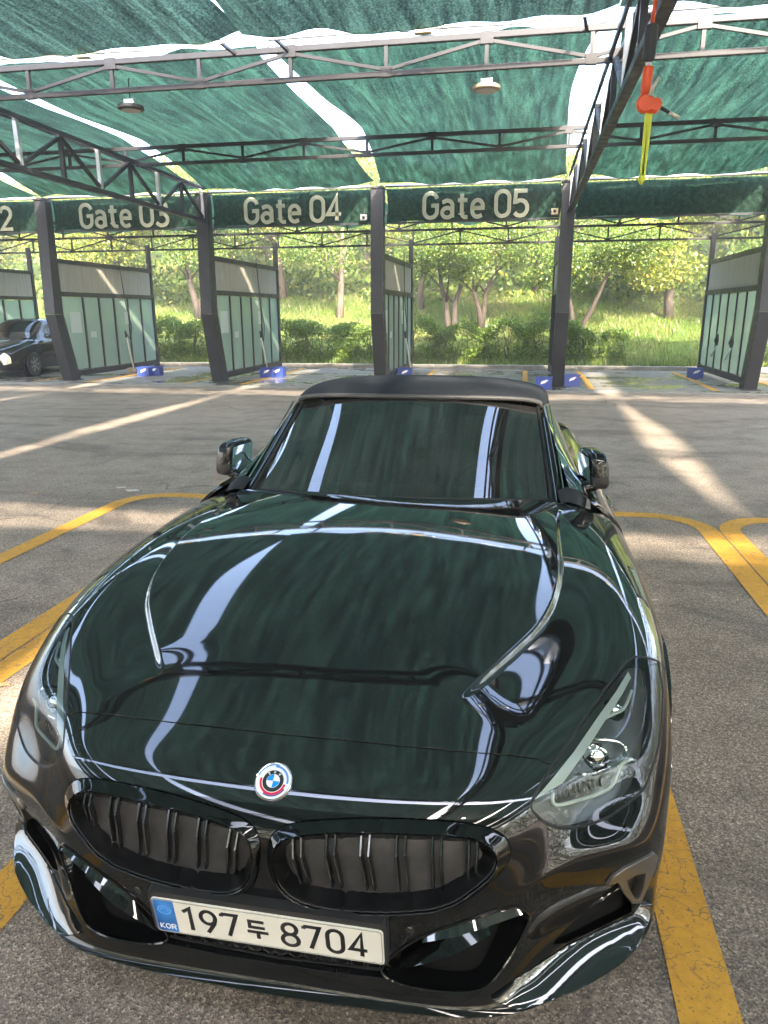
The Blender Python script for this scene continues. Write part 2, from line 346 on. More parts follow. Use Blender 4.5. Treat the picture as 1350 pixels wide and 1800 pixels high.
def partition(k):
    x = XK[k]; lab = {0: 'outermost frosted glass partition at the far left of the wash bays', 1: 'frosted glass partition behind the parked dark sedan', 2: 'frosted glass partition between the Gate 02 and Gate 03 bays', 3: 'frosted glass partition between the Gate 03 and Gate 04 bays', 4: 'narrow-looking frosted glass partition between the Gate 04 and Gate 05 bays', 5: 'edge-on partition right of the Gate 05 bay', 6: 'rightmost frosted glass partition with hanging black brushes', 7: 'partition beyond the right edge'}[k]
    t = thing('glass_partition', lab, 'partition', (x, 0, 0), 0, 'glass partitions between the wash bays')
    y0, y1 = YC+.42, 19.9; W = .05
    # first lower pane is cut by the leaning foot of the column
    for nm, z0, z1 in (('top_rail', 2.78, 2.88), ('middle_rail', 2.02, 2.13), ('bottom_rail', .10, .24)):
        ya = YC+(.12 if z0 > 1.6 else .46); MB().box((-W, ya, z0), (W, y1-.05, z1)).build(nm, steel, t, bevel=.006)
    MB().box((-.055, y1-.048, .018), (.055, y1+.06, 3.55)).build('back_post', steel, t, bevel=.005)
    MB().box((-.012, YC+.13, 2.135), (.012, y1-.05, 2.775)).build('film_panel', film, t)
    edges = [y0]+[YC+.42+(y1-YC-.42)*q/6 for q in range(1, 7)]
    for q in range(6):
        ya, yb = edges[q], edges[q+1]
        if q: MB().box((-.035, ya-.03, .245), (.035, ya+.03, 2.015)).build('mullion', steel, t, bevel=.004)
        a2, b2 = ya+(.035 if q else .03), yb-.035
        if q == 0: mb = MB(); P = [(a2, .26), (b2, .26), (b2, 2.01), (a2-.32, 2.01), (a2-.28, 1.6)]; mb.add([(-.008, y, z) for y, z in P]+[(.008, y, z) for y, z in P], [(0, 1, 2, 3, 4), (9, 8, 7, 6, 5)]+[(i, i+5, (i+1) % 5+5, (i+1) % 5) for i in range(5)]); mb.build('pane', frost, t, fix=True)
        else: MB().box((-.008, a2-.004, .25), (.008, b2+.004, 2.01)).build('pane', frost, t)
    s = 1 if x < 1 else -1
    if k in (2, 3, 4):
        MB().box((.012, YC+.52, 1.15), (.015, YC+.98, 1.66)).build('notice', paper, t); MB().box((.012, YC+3.1, 1.32), (.015, YC+3.4, 1.66)).build('notice', paper, t)
        MB().box((.012, YC+1.35, 1.02), (.015, YC+1.62, 1.17)).build('notice', paper, t)
    return t
for k in range(0, 8): partition(k)

# ---- roof steelwork
def truss(label, y, zb, zt, x0, nodes, w=.055, x1=None, group='cross trusses under the nets'):
    t = thing('roof_truss', label, 'truss', (0, y, zb), 0, group); h = zt-zb; x1 = x1 if x1 is not None else x0+nodes*1.115
    MB().bar((x0, 0, 0), (x1, 0, 0), w, w).build('bottom_chord', shaded_steel, t, bevel=.006); MB().bar((x0, 0, h), (x1, 0, h), w*1.1, w*1.1).build('top_chord', shaded_steel, t, bevel=.006)
    st = (x1-x0)/nodes
    for i in range(nodes+1):
        x = x0+i*st; MB().bar((x, 0, w/2+.001), (x, 0, h-w*.55-.001), w*.75, w*.75, up=(0, 1, 0)).build('vertical', shaded_steel, t)
        if i % 2: MB().box((x-.07, -w*.62, h-w*1.5), (x+.07, w*.62, h+w*.7)).build('gusset', shaded_steel, t)
        else: MB().box((x-.06, -w*.60, -w*.6), (x+.06, w*.60, w*1.3)).build('gusset', shaded_steel, t)
        if i < nodes:
            a, b = (w*.9, h-w*.9) if i % 2 == 0 else (h-w*.9, w*.9); MB().bar((x+.04, 0, a), (x+st-.04, 0, b), w*.62, w*.62).build('diagonal', shaded_steel, t)
    return t
X0T = -5.58-1.117*12
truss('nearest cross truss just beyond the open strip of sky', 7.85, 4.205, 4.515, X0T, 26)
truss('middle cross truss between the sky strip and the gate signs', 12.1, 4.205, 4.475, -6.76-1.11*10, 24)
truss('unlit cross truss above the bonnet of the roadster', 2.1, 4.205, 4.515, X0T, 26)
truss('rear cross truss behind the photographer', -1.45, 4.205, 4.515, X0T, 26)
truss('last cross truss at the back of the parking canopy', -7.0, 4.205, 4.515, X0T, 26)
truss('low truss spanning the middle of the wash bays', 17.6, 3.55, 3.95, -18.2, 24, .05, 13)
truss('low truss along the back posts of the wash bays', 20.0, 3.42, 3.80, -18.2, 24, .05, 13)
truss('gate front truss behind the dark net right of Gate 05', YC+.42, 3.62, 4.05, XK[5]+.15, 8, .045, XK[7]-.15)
def girder(k, label):
    x = XK[k]+.04; t = thing('roof_girder', label, 'girder', (x, 0, 0), 0, 'long girders running towards the gates'); zb, zt = 3.58, 4.24; ya, yb = -24., YC-.14
    MB().bar((0, ya, zb), (0, yb, zb), .10, .075).build('bottom_chord', steel, t, bevel=.008)
    MB().bar((-.05, ya, zt), (-.05, yb, zt), .035, .06).build('top_chord', steel, t, bevel=.005); MB().bar((.05, ya, zt), (.05, yb, zt), .035, .06).build('top_chord', steel, t, bevel=.005)
    n_ = 38; st = (yb-ya)/n_
    for i in range(n_+1):
        y = ya+i*st; MB().bar((0, y, zb+.046), (0, y, zt+.02), .06, .06, up=(0, 1, 0)).build('vertical', steel if i % 2 else alum, t)
        if i < n_:
            a, b = (zb+.07, zt-.06) if i % 2 == 0 else (zt-.06, zb+.07); MB().bar((0, y+.04, a), (0, y+st-.04, b), .05, .05).build('diagonal', steel, t)
for k, lab in ((1, 'outer left roof girder behind the left picture edge'), (3, 'roof girder descending from the left edge to the Gate 03 column'), (5, 'roof girder from the top right down to the Gate 05 column'), (7, 'outer right roof girder beyond the picture edge')): girder(k, lab)

# ---- shade nets
def shade_net(k, ya, yb, zfun, label, sag=.10, seed=0, m=None, e0=.05, ep=.55):
    xa, xb = XK[k], XK[k+1]; r = np.random.default_rng(seed+k*7); nx, ny = 34, 46
    U = np.linspace(0, 1, nx); V = np.linspace(0, 1, ny); P = np.zeros((ny, nx, 3)); ph = r.uniform(0, 6, 8)
    for j, vv in enumerate(V):
        y = ya+(yb-ya)*vv; ee = math.sin(math.pi*min(1, max(0, vv)))**ep
        le = xa+e0+.22*ee+.05*math.sin(5*vv+ph[0])*ee; re = xb-e0-.19*ee-.05*math.sin(5*vv+ph[1])*ee
        for i, u in enumerate(U):
            x = le+(re-le)*u; zz = zfun(y)-sag*4*u*(1-u)+.035*math.sin(7*u*math.pi+ph[2]+2*vv)*(.4+ee)+.022*math.sin(15*u+9*vv+ph[3])+.014*math.sin(31*u+4*vv+ph[4])
            P[j, i] = (x, y+(.06*math.sin(9*u+ph[5])+.03*math.sin(21*u+ph[6]))*(1-min(1, vv*6)), zz)
    o = MB().grid(P).build('shade_net', m or net_m, smooth=True); return tag(o, label, 'shade net', 'green shade nets')
def zfar(y): return float(np.interp(y, [7.9, 10, 12.1, 13.6, 15.05], [4.62, 4.58, 4.64, 4.48, 4.22]))
def znear(y): return float(np.interp(y, [-2, 0.2, 2.1, 4.8, 6.6, 7.34], [4.64, 4.60, 4.64, 4.58, 4.56, 4.53]))
def zback(y): return float(np.interp(y, [-13, -7, -2], [4.56, 4.56, 4.58]))
gate_nm = {0: 'over the outer left bay', 1: 'over the leftmost bay holding the sedan', 2: 'over the bay crossed by the left girder', 3: 'over the bay left of the middle column', 4: 'over the bay straight behind the soft top', 5: 'behind the hanging orange gun', 6: 'over the outer right bay'}
near_nm = {1: 'two bays left of the roadster', 2: 'of the bay left of the roadster', 3: 'above the left side of the roadster', 4: 'directly over the roadster bonnet', 5: 'of the bay right of the roadster', 6: 'two bays right of the roadster', 7: 'three bays right of the roadster', 8: 'four bays right of the roadster'}
for k in range(0, 7): shade_net(k, 7.93, 15.0, zfar, 'sunlit shade net of the far canopy '+gate_nm[k], .06, 3)
for k in range(1, 9): shade_net(k, -1.6, 7.34, znear, 'dark green shade net of the near canopy '+near_nm[k], .07, 11, near_net_m, .0, 1.6)
for k in range(0, 9): shade_net(k, -26, -1.98, zback, 'rear canopy net behind the photographer, '+'leftmost,second from left,third from left,fourth from left,central,fourth from right,third from right,second from right,rightmost'.split(',')[k], .12, 23, near_net_m)
for k in range(0, 7): shade_net(k, 15.42, 20.3, lambda y: float(np.interp(y, [15.4, 20.3], [4.16, 4.02])), 'low green net roof '+gate_nm[k], .05, 31)
# eave tubes
for k in range(0, 7):
    t = thing('eave_tube', 'pale metal eave tube '+gate_nm[k], 'tube', (0, 0, 0), 0, 'eave tubes along the gate front')
    MB().tube([(XK[k]+.16, YC-.02, 4.175), (XK[k+1]-.16, YC-.02, 4.175)], .032, 10).build('tube', alum, t, smooth=True)
# ---- gate signs: a net apron with letters
cream = mat('cream_letters', (.36, .37, .27), .6)
GLs = {}
def sign(k, text):
    xa, xb = XK[k]+.16, XK[k+1]-.16
    t = thing('gate_sign', {'Gate 02': 'net apron lettered Gate 02, cut off by the left picture edge', 'Gate 03': 'net apron lettered Gate 03, its digits crossed by the girder', 'Gate 04': 'net apron lettered Gate 04 between two plain columns', 'Gate 05': 'fully visible net apron lettered Gate 05 beside the right girder'}[text] if text else 'plain dark green net apron without letters '+{0: 'at the outer left end', 5: 'right of the Gate 05 sign', 6: 'at the outer right end'}[k], 'sign', ((xa+xb)/2, YC+.10, 4.14), 0, 'net aprons along the gate front')
    P = []
    for i in range(24):
        u = i/23; r = []
        for j in range(8):
            w = j/7; r.append((-(xb-xa)/2+(xb-xa)*u+.03*math.sin(w*3), .012*math.sin(14*u+3*w), -.66*w+.012*math.sin(9*u)*w))
        P.append(r)
    MB().grid(P).build('apron', sign_net_m, t, smooth=True)
    MB().bar((-(xb-xa)/2, 0, -.68), ((xb-xa)/2, 0, -.68), .04, .04).build('bottom_tube', steel, t)
    if text:
        fn = lambda a, b, d: (a, -.035-d, b)
        cx = -.91+(-.09 if k == 4 else (-.12 if k == 3 else -.18)); sz = .50
        for ch in text:
            if ch == ' ': cx += .17; continue
            adv = {'G': .365, 'a': .34, 't': .285, 'e': .33}.get(ch, .37); sx = .50 if ch not in '0123456789' else .52
            strokes(glyph(ch, cx, -.615, sx, sz), fn, .078, 0, .02).build('letter', cream, t, fix=True); cx += adv
    return t
for k, tx in ((0, ''), (1, 'Gate 02'), (2, 'Gate 03'), (3, 'Gate 04'), (4, 'Gate 05'), (5, ''), (6, '')): sign(k, tx)
# ---- lamps, conduits, hanging gun
def bay_lamp(x, y, z, body, label):
    t = thing('bay_lamp', label, 'lamp', (x, y, z), 0, 'round lamps under the nets')
    o = MB().lathe([(0, -.03), (.13, -.03), (.165, -.018), (.172, 0), (.165, .022), (.10, .035), (0, .035)], 36).build('lamp_head', body, t); smooth_by_angle(o.data, 40)
    MB().lathe([(0, -.0335), (.125, -.0335)], 30).build('diffuser', mat('lamp_diffuser', (.5, .45, .38), .5) if 'lamp_diffuser' not in MATS else MATS['lamp_diffuser'], t, fix=True)
    MB().box((-.07, -.05, .0355), (.07, .05, .10)).build('driver_box', alum, t, bevel=.006); MB().tube([(0, 0, .10), (0, 0, .34)], .008, 6).build('rod', steel, t)
    return t
p = at(230, 190, z=4.2); bay_lamp(*p, steel, 'dark round lamp under the net above Gate 03'); p = at(855, 155, z=4.2); bay_lamp(*p, rust, 'tan round lamp under the net above Gate 05')
condm = mat('conduit_grey', (.45, .44, .42), .4, .5); boxm = mat('junction_box_cream', (.56, .47, .30), .55)
for k in range(1, 7):
    t = thing('conduit', 'grey conduit with cream junction box '+near_nm[k], 'conduit', (XK[k], 7.46, 4.50), 0, 'conduits along the near canopy edge')
    MB().tube([(.25, 0, 0), (1.2, .02, .012), (1.86, 0, 0)], .017, 8).build('pipe', condm, t, smooth=True); MB().tube([(2.06, 0, 0), (2.8, .015, -.01), (3.7, 0, .01)], .017, 8).build('pipe', condm, t, smooth=True)
    MB().box((1.87, -.05, -.05), (2.05, .05, .05)).build('junction_box', boxm, t, bevel=.008)
    for x in (1.76, 2.17): MB().tube([(x-.05, 0, 0), (x+.05, 0, 0)], .026, 8).build('coupling', alum, t, smooth=True)
    for x in (.3, 3.6): MB().bar((x, .0, .03), (x+.06, .36, .0), .035, .03).build('bracket', steel, t)
orange = mat('orange_plastic', (.72, .09, .02), .38); strapm = mat('neon_strap', (.62, .70, .06), .6); hose_b = mat('black_hose', (.014, .014, .015), .5)
g = [at(px, py, y=4.55) for px, py in ((1158, -60), (1152, 0), (1146, 46), (1140, 106), (1140, 118), (1136, 150), (1134, 172), (1140, 182), (1147, 195))]
GUN = thing('spray_gun', 'orange spray gun hanging from a hose with a neon yellow strap at the top right', 'spray gun', tuple(g[7]))
def loc(P): return [tuple(np.asarray(q)-g[7]) for q in P]
coil = []
top = np.array([g[0][0], 4.55, 4.2])
MB().tube(loc([top, g[0], g[1], g[2]]), .014, 8).build('hose', orange, GUN, smooth=True)
o = MB().tube(loc([g[2]+(0, 0, .01), g[2], (g[2]+g[3])/2, g[3]]), [.03, .042, .044, .040], 14).build('spring_sleeve', hose_b, GUN, smooth=True)
MB().tube(loc([g[3], g[4]]), .02, 8).build('coupling', alum, GUN, smooth=True)
MB().tube(loc([g[4], g[5], g[6]]), [.034, .036, .030], 12).build('grip', orange, GUN, smooth=True)
c = g[7]; mb = MB(); superell_ = None
vs = []
mb.lathe([(.0, -.03), (.05, -.03), (.062, -.015), (.062, .015), (.05, .03), (0, .03)], 14, 'y', (-.02, 0, 0)); mb.lathe([(.0, -.028), (.04, -.028), (.046, 0), (.04, .028), (0, .028)], 12, 'y', (.045, 0, -.01)); mb.tube([(-.03, 0, .02), (.01, 0, -.05), (.045, 0, -.055), (.065, 0, -.01)], .017, 8)
mb.build('gun_body', orange, GUN, fix=True); smooth_by_angle(GUN.children[-1].data, 40)
MB().tube(loc([at(1142, 168, y=4.52), at(1150, 150, y=4.5), at(1160, 134, y=4.5)]), [.013, .011, .006], 8).build('trigger', mat('pale_plastic', (.5, .48, .40), .5), GUN, smooth=True)
MB().tube(loc([at(1156, 186, y=4.55), at(1176, 198, y=4.55)]), .012, 8).build('nozzle_neck', hose_b, GUN, smooth=True); MB().tube(loc([at(1176, 198, y=4.55), at(1194, 207, y=4.55)]), [.015, .011], 8).build('nozzle', MATS['pale_plastic'], GUN, smooth=True)
for dx in (-.012, .012): MB().bar(loc([at(1141, 194, y=4.55)+(dx, 0, 0)])[0], loc([at(1129, 312, y=4.55)+(dx*.5, 0, 0)])[0], .026, .008, up=(0, 1, 0)).build('strap', strapm, GUN)
o = MB().tube(loc([at(1129, 308, y=4.55), at(1127, 316, y=4.55), at(1126, 324, y=4.55)]), [.022, .026, .01], 8).build('strap_knot', strapm, GUN, smooth=True)
# coiled orange air hoses on the overhead truss (seen in the bonnet)
for x, lab in ((-2.85, 'orange coiled air hose on the overhead truss, nearer one'), (-3.28, 'orange coiled air hose on the overhead truss, outer one')):
    t = thing('coiled_hose', lab, 'hose', (x, 2.03, 4.02), 0, 'coiled hoses on the overhead truss')
    MB().tube([(.075*math.cos(a)+.005*a, .02*math.sin(a*.5), .06*math.sin(a)) for a in np.linspace(0, 12*math.pi, 110)], .012, 6).build('coil', mat('coil_orange', (.80, .26, .03), .45) if 'coil_orange' not in MATS else MATS['coil_orange'], t, smooth=True)
    MB().bar((.05, 0, .05), (.05, .06, .19), .02, .02).build('hook', steel, t)
# ---- wash bay clutter
blue = mat('blue_plastic', (.028, .055, .27), .4); white_p = mat('white_print', (.75, .75, .75), .5)
def crate(x, y, label, rz=0):
    t = thing('crate', label, 'crate', (x, y, .018), rz, 'blue crates in the wash bays'); a, b, h = .17, .12, .22; w = .012
    MB().box((-a, -b, 0), (a, b, w)).build('base', blue, t)
    for nm, lo, hi in (('side', (-a, -b, w), (a, -b+w, h)), ('side', (-a, b-w, w), (a, b, h)), ('end', (-a, -b+w, w), (-a+w, b-w, h)), ('end', (a-w, -b+w, w), (a, b-w, h))): MB().box(lo, hi).build(nm, blue, t)
    MB().box((-a-.012, -b-.012, h), (a+.012, -b+.012, h+.025)).build('rim', blue, t); MB().box((-a-.012, b-.012, h), (a+.012, b+.012, h+.025)).build('rim', blue, t)
    MB().add([(-.07, -b-.003, .10), (.03, -b-.003, .13), (.10, -b-.003, .19), (.05, -b-.003, .20), (-.05, -b-.003, .16)], [(0, 1, 2, 3, 4)]).build('print', white_p, t)
    return t
for px, py, lab in ((256, 661, 'left half of the blue crate pair beside the Gate 03 wall'), (274, 660, 'right half of the blue crate pair beside the Gate 03 wall'), (471, 663, 'left half of the blue crate pair in the Gate 04 bay'), (489, 662, 'right half of the blue crate pair in the Gate 04 bay'), (712, 664, 'blue crate half hidden behind the soft top'), (955, 683, 'blue crate left of the foot of the Gate 05 column'), (1221, 664, 'blue crate under the rightmost glass wall')):
    q = at(px, py, z=.018); crate(q[0], q[1], lab)
q = at(1000, 655, z=.30); crate(q[0]+.05, q[1], 'blue crate standing just right of the Gate 05 column', .2)
def wand(k, y, label, side=1):
    x = XK[k]+side*.10; t = thing('wash_wand', label, 'washing wand', (x, y, .018), 0, 'washing wands leaning on the partitions')
    MB().tube([(.22*side, 0, .12), (.06*side, .05, .95)], .022, 8).build('pole', MATS['pale_plastic'], t, smooth=True); MB().tube([(.06*side, .05, .95), (.04*side, .06, 1.12)], [.03, .026], 8).build('handle', hose_b, t, smooth=True)
    MB().box((.14*side-.06, -.13, 0), (.14*side+.10, .10, .13)).build('brush_head', rust, t, bevel=.015)
    MB().tube([(.04*side, .06, 1.12), (.02*side, .35, .85), (.03*side, .45, 1.25), (-.0, .30, 1.8), (0, .2, 2.4), (.0, .1, 3.1)], .012, 6).build('hose', hose_b, t, smooth=True)
for k, y, lab in ((2, 17.9, 'leftmost washing wand, leaning on the glass nearest the sedan'), (3, 17.9, 'washing wand on the glass wall left of the soft top'), (4, 17.9, 'washing wand on the narrow-looking wall above the soft top')): wand(k, y, lab)
for y, lab in ((16.6, 'nearer black brush hanging on the rightmost glass wall'), (17.9, 'farther black brush hanging on the rightmost glass wall')):
    t = thing('hanging_brush', lab, 'brush', (XK[6]-.09, y, .55), 0, 'brushes on the rightmost glass wall')
    MB().tube([(-.03, 0, .52), (-.06, -.06, .38), (-.03, -.02, .28)], [.03, .06, .03], 8).build('brush_head', hose_b, t, smooth=True); MB().tube([(-.03, -.02, .28), (-.10, .12, 0)], .018, 6).build('handle', alum, t, smooth=True)
# small camera boxes and a bracket on the bay truss
for px, py, lab in ((640, 383, 'small white camera under the Gate 04 sign'), (975, 372, 'small cream box left of the Gate 05 column')):
    q = at(px, py, y=YC+.02); t = thing('camera_box', lab, 'camera', tuple(q)); MB().box((-.07, -.08, -.06), (.07, .08, .06)).build('housing', boxm if px > 700 else alum, t, bevel=.012); MB().bar((0, .0, .06), (0, .04, .16), .02, .02).build('bracket', steel, t); MB().lathe([(0, -.095), (.03, -.095), (.03, -.082)], 12, 'y').build('lens', hose_b, t)
for px, py, r, lab in ((213, 858, .05, 'pale flattened paper scrap left of the roadster'), (232, 863, .07, 'pale dry leaf near the top of the left yellow loop'), (60, 868, .05, 'tan dry leaf at the left beside the yellow loop'), (382, 841, .035, 'tan dry leaf near the left wing mirror'), (1152, 1056, .02, 'small white chip on the asphalt right of the roadster'), (2, 1205, .04, 'tan dry leaf at the left picture edge')):
    q = at(px, py, z=.006); mb = MB(); P = [(r*(1+.3*math.sin(3*a+px))*math.cos(a), r*.6*(1+.25*math.cos(2*a+py))*math.sin(a)) for a in np.linspace(0, 2*math.pi, 10)[:-1]]
    mb.add([(0, 0, .012)]+[(x, y, .002+.008*math.sin(i*2.1)**2) for i, (x, y) in enumerate(P)], [(0, i+1, (i+1) % len(P)+1) for i in range(len(P))]); o = mb.build('litter', mat('litter_'+str(px), (.55, .52, .46) if 'pale' in lab or 'white' in lab else (.42, .24, .12), .8)); o.location = tuple(q); tag(o, lab, 'litter', 'litter on the asphalt')
# ================================================================== VEGETATION
def leaf_mat(name, stops, trans=.35):
    m = bpy.data.materials.new(name); m.use_nodes = True; n = NT(m); n.n.remove(n.b); a = n.new('Attribute', attribute_name='tint'); col = n.ramp(a.outputs['Fac'], stops)
    v = n.coord('Object'); col = n.mix(1, col, n.ramp(n.noise(v, .9, 3), [(.3, .78), (.7, 1.2)]), 'MULTIPLY')
    d = n.new('BsdfDiffuse'); t = n.new('BsdfTranslucent'); g = n.new('BsdfGlossy'); g.inputs['Roughness'].default_value = .45
    n.link(col, d.inputs[0]); n.link(n.mix(1, col, (1.25, 1.25, .6), 'MULTIPLY'), t.inputs[0]); ms = n.new('MixShader'); ms.inputs[0].default_value = trans; n.link(d.outputs[0], ms.inputs[1]); n.link(t.outputs[0], ms.inputs[2])
    m2 = n.new('MixShader'); m2.inputs[0].default_value = .04; n.link(ms.outputs[0], m2.inputs[1]); n.link(g.outputs[0], m2.inputs[2]); n.link(m2.outputs[0], n.out.inputs['Surface']); return m
L_green = leaf_mat('leaves_green', [(0, (.042, .085, .013)), (.5, (.100, .165, .023)), (.88, (.19, .245, .035)), (1, (.34, .31, .05))])
L_yell = leaf_mat('leaves_yellow_green', [(0, (.085, .13, .016)), (.5, (.18, .235, .03)), (.88, (.33, .33, .045)), (1, (.44, .27, .06))])
L_dark = leaf_mat('leaves_dark', [(0, (.022, .05, .012)), (.6, (.05, .095, .018)), (1, (.12, .16, .03))])
L_hedge = leaf_mat('leaves_hedge', [(0, (.055, .11, .018)), (.5, (.125, .20, .03)), (.9, (.22, .31, .04)), (1, (.34, .38, .06))])
bark = mat('bark', (.12, .085, .06), .9); n = NT(bark); v = n.coord('Object', (1, 1, .25)); n.col(n.ramp(n.noise(v, 22, 5, .7), [(.3, (.028, .021, .016)), (.7, (.085, .064, .048))])); n.bump(n.noise(v, 22, 5, .7), .8, .03)
bark_p = mat('pale_bark', (.30, .21, .15), .9); n = NT(bark_p); v = n.coord('Object', (1, 1, .25)); n.col(n.ramp(n.noise(v, 18, 5, .7), [(.3, (.075, .052, .038)), (.7, (.17, .125, .092))])); n.bump(n.noise(v, 18, 5, .7), .6, .03)
def leaves(name, C, size, m, parent=None, r=None, flat=.0):
    """leaf-sized bent quads at the points C"""
    r = r or rng; N = len(C); nrm = r.normal(size=(N, 3)); nrm[:, 2] = np.abs(nrm[:, 2])+flat; nrm /= np.linalg.norm(nrm, axis=1)[:, None]
    t = np.cross(nrm, r.normal(size=(N, 3))); t /= np.linalg.norm(t, axis=1)[:, None]; b = np.cross(nrm, t); s = size*r.uniform(.5, 1.2, (N, 1))
    V = np.empty((N, 4, 3)); V[:, 0] = C-t*s; V[:, 1] = C+b*s*.55-nrm*s*.12; V[:, 2] = C+t*s; V[:, 3] = C-b*s*.55-nrm*s*.12
    me = bpy.data.meshes.new(name); me.vertices.add(4*N); me.vertices.foreach_set('co', V.ravel()); me.loops.add(4*N); me.loops.foreach_set('vertex_index', np.arange(4*N)); me.polygons.add(N); me.polygons.foreach_set('loop_start', np.arange(N)*4); me.update(calc_edges=True); me.validate()
    at_ = me.attributes.new('tint', 'FLOAT', 'POINT'); at_.data.foreach_set('value', np.repeat(r.uniform(0, 1, N)**1.2, 4).astype(np.float32))
    return mesh_obj(name, me, m, parent)
def clump(r, c, rad, n, shell=.55):
    d = r.normal(size=(n, 3)); d /= np.linalg.norm(d, axis=1)[:, None]; k = (shell+(1-shell)*r.uniform(0, 1, (n, 1)))*rad; P = d*k; P[:, 2] *= .62; return c+P
def tree(x, y, h, spread, label, seed, m, bk, stems=1, lean=.1, crown0=.35, size=.10, nl=7000, trunk_r=.12, group='trees on the grass bank'):
    r = np.random.default_rng(seed); z = float(bank_z(np.array(x), np.array(y)))-.1 if y > 20.6 else 0
    t = thing('tree', label, 'tree', (x, y, z), 0, group); mb = MB(); tips = []
    for s in range(stems):
        a = r.uniform(0, 6.28) if stems == 1 else (math.pi*s+r.uniform(-.4, .4)); ln = lean*(1 if stems == 1 else 1.6); pts = [(0, 0, 0)]; p = np.zeros(3); hh = h*.62
        for q in range(1, 6):
            p = np.array((math.cos(a)*ln*hh*(q/5)**1.2+r.normal()*.05, math.sin(a)*.6*ln*hh*(q/5)**1.2+r.normal()*.05, hh*q/5)); pts.append(tuple(p))
        rr = [trunk_r*(1.25-.95*q/5) for q in range(6)]; mb.tube(pts, rr, 8)
        for b in range(7):
            q = r.integers(2, 6); o = np.array(pts[q]); an = r.uniform(0, 6.28); L = spread*r.uniform(.45, .95); e = o+np.array((math.cos(an)*L, math.sin(an)*L, h*r.uniform(.08, .3))); mdl = (o+e)/2+np.array((0, 0, .12*L))
            mb.tube([o, mdl, e], [trunk_r*.42, trunk_r*.28, trunk_r*.10], 6); tips += [e, mdl]
        tips.append(np.array(pts[-1]))
    mb.build('trunk', bk, t, smooth=True)
    nc = 16+stems*4; C = []
    for q in range(nc):
        base = tips[q % len(tips)]+r.normal(size=3)*np.array((.35, .35, .25))*spread*.5
        base[2] = max(base[2], h*crown0); C.append(clump(r, base, spread*r.uniform(.32, .58), int(nl*2.7)//nc, .35))
    leaves('crown', np.concatenate(C), size*.62, m, t, r); return t
tree(-1.95, 24.6, 4.9, 1.9, 'dark spreading tree behind the hedge of the Gate 05 bay, left stem', 1, L_green, bark, 2, .12, .48, .075, 9000, .10)
tree(-.95, 25.4, 5.3, 2.1, 'slender-stemmed dark tree behind the hedge of the Gate 05 bay, right of its twin', 2, L_green, bark, 2, .14, .50, .075, 9000, .085)
tree(2.4, 24.2, 4.7, 1.9, 'two-stemmed tree just right of the Gate 05 column', 3, L_green, bark, 2, .22, .45, .075, 9000, .085)
tree(-6.5, 27.2, 5.6, 2.1, 'pale-trunked tree standing in the Gate 04 bay view', 4, L_green, bark_p, 1, .06, .42, .085, 8000, .13)
tree(-3.5, 28.6, 5.8, 2.2, 'pale slim trunk seen beside the Gate 04 back post', 5, L_yell, bark_p, 1, .05, .5, .085, 8000, .11)
tree(-12.2, 27.0, 6.2, 2.2, 'leaning tree behind the Gate 03 bay', 6, L_green, bark, 2, .14, .40, .085, 8000, .12)
tree(-9.4, 29.2, 5.8, 2.6, 'yellow-green tree between the Gate 03 and Gate 04 bays', 7, L_yell, bark_p, 1, .06, .22, .09, 9000, .14)
tree(5.6, 27.0, 6.0, 2.7, 'broad yellow-leaved tree at the right edge of the bank', 8, L_yell, bark, 1, .06, .16, .11, 10000, .15)
tree(.9, 30.0, 5.8, 2.7, 'yellowing tree up the bank behind the Gate 05 column', 9, L_yell, bark, 1, .06, .25, .10, 9500, .14)
tree(-16.0, 27.5, 6.0, 2.8, 'large green tree at the far left of the bank', 10, L_yell, bark, 1, .06, .2, .10, 9000, .15)
tree(8.8, 26.0, 6.0, 2.6, 'dense dark tree beyond the rightmost partition', 11, L_green, bark, 1, .06, .12, .10, 9000, .15)
for i, (x, y, h, s) in enumerate(((-20, 33, 5.2, 3.0), (-13.5, 34, 5.4, 3.0), (-7, 34.5, 5.6, 3.0), (-1.5, 35, 5.5, 3.0), (4.5, 34.5, 5.2, 3.0), (10.5, 33, 5.2, 3.0), (16, 31, 5, 3.0), (-26, 32, 5.2, 3.0))):
    tree(x, y, h, s, 'background tree on the upper bank, '+('second from the left', 'third from the left', 'fourth from the left', 'fifth from the left', 'fourth from the right end', 'third from the right end', 'rightmost of the row', 'leftmost of the row')[i], 30+i, (L_yell, L_yell, L_green, L_yell)[i % 4], bark, 1, .05, .10, .14, 8000, .2, 'background trees on the upper bank')
r = np.random.default_rng(99)
W = np.stack([r.uniform(-45, 32, 34000), r.uniform(38, 46, 34000), np.zeros(34000)], 1); W[:, 2] = bank_z(W[:, 0], W[:, 1])+(r.uniform(0, 1, 34000)**.8)*(3.0+.7*np.sin(W[:, 0]*.5)+.6*np.sin(W[:, 0]*1.3+2))
tag(leaves('distant_wood', W, .26, L_yell, None, r), 'distant sunlit wood filling the hillside behind the trees', 'wood', kind='stuff')
W = np.stack([r.uniform(-30, 22, 16000), r.uniform(29, 32.5, 16000), np.zeros(16000)], 1); W[:, 2] = bank_z(W[:, 0], W[:, 1])+(r.uniform(0, 1, 16000)**1.3)*(2.1+.8*np.sin(W[:, 0]*.9)+.5*np.sin(W[:, 0]*2.3))
def belt_of_wood(name, x0, x1, y0, y1, h, n, label):
    q = np.stack([r.uniform(x0, x1, n), r.uniform(y0, y1, n), np.zeros(n)], 1); q[:, 2] = (r.uniform(0, 1, n)**.8)*h*(1+.25*np.sin(q[:, 0]*.7+q[:, 1]*.5)+.15*np.sin(q[:, 1]*1.3))
    tag(leaves(name, q, .34, L_green, None, r), label, 'wood', kind='stuff')
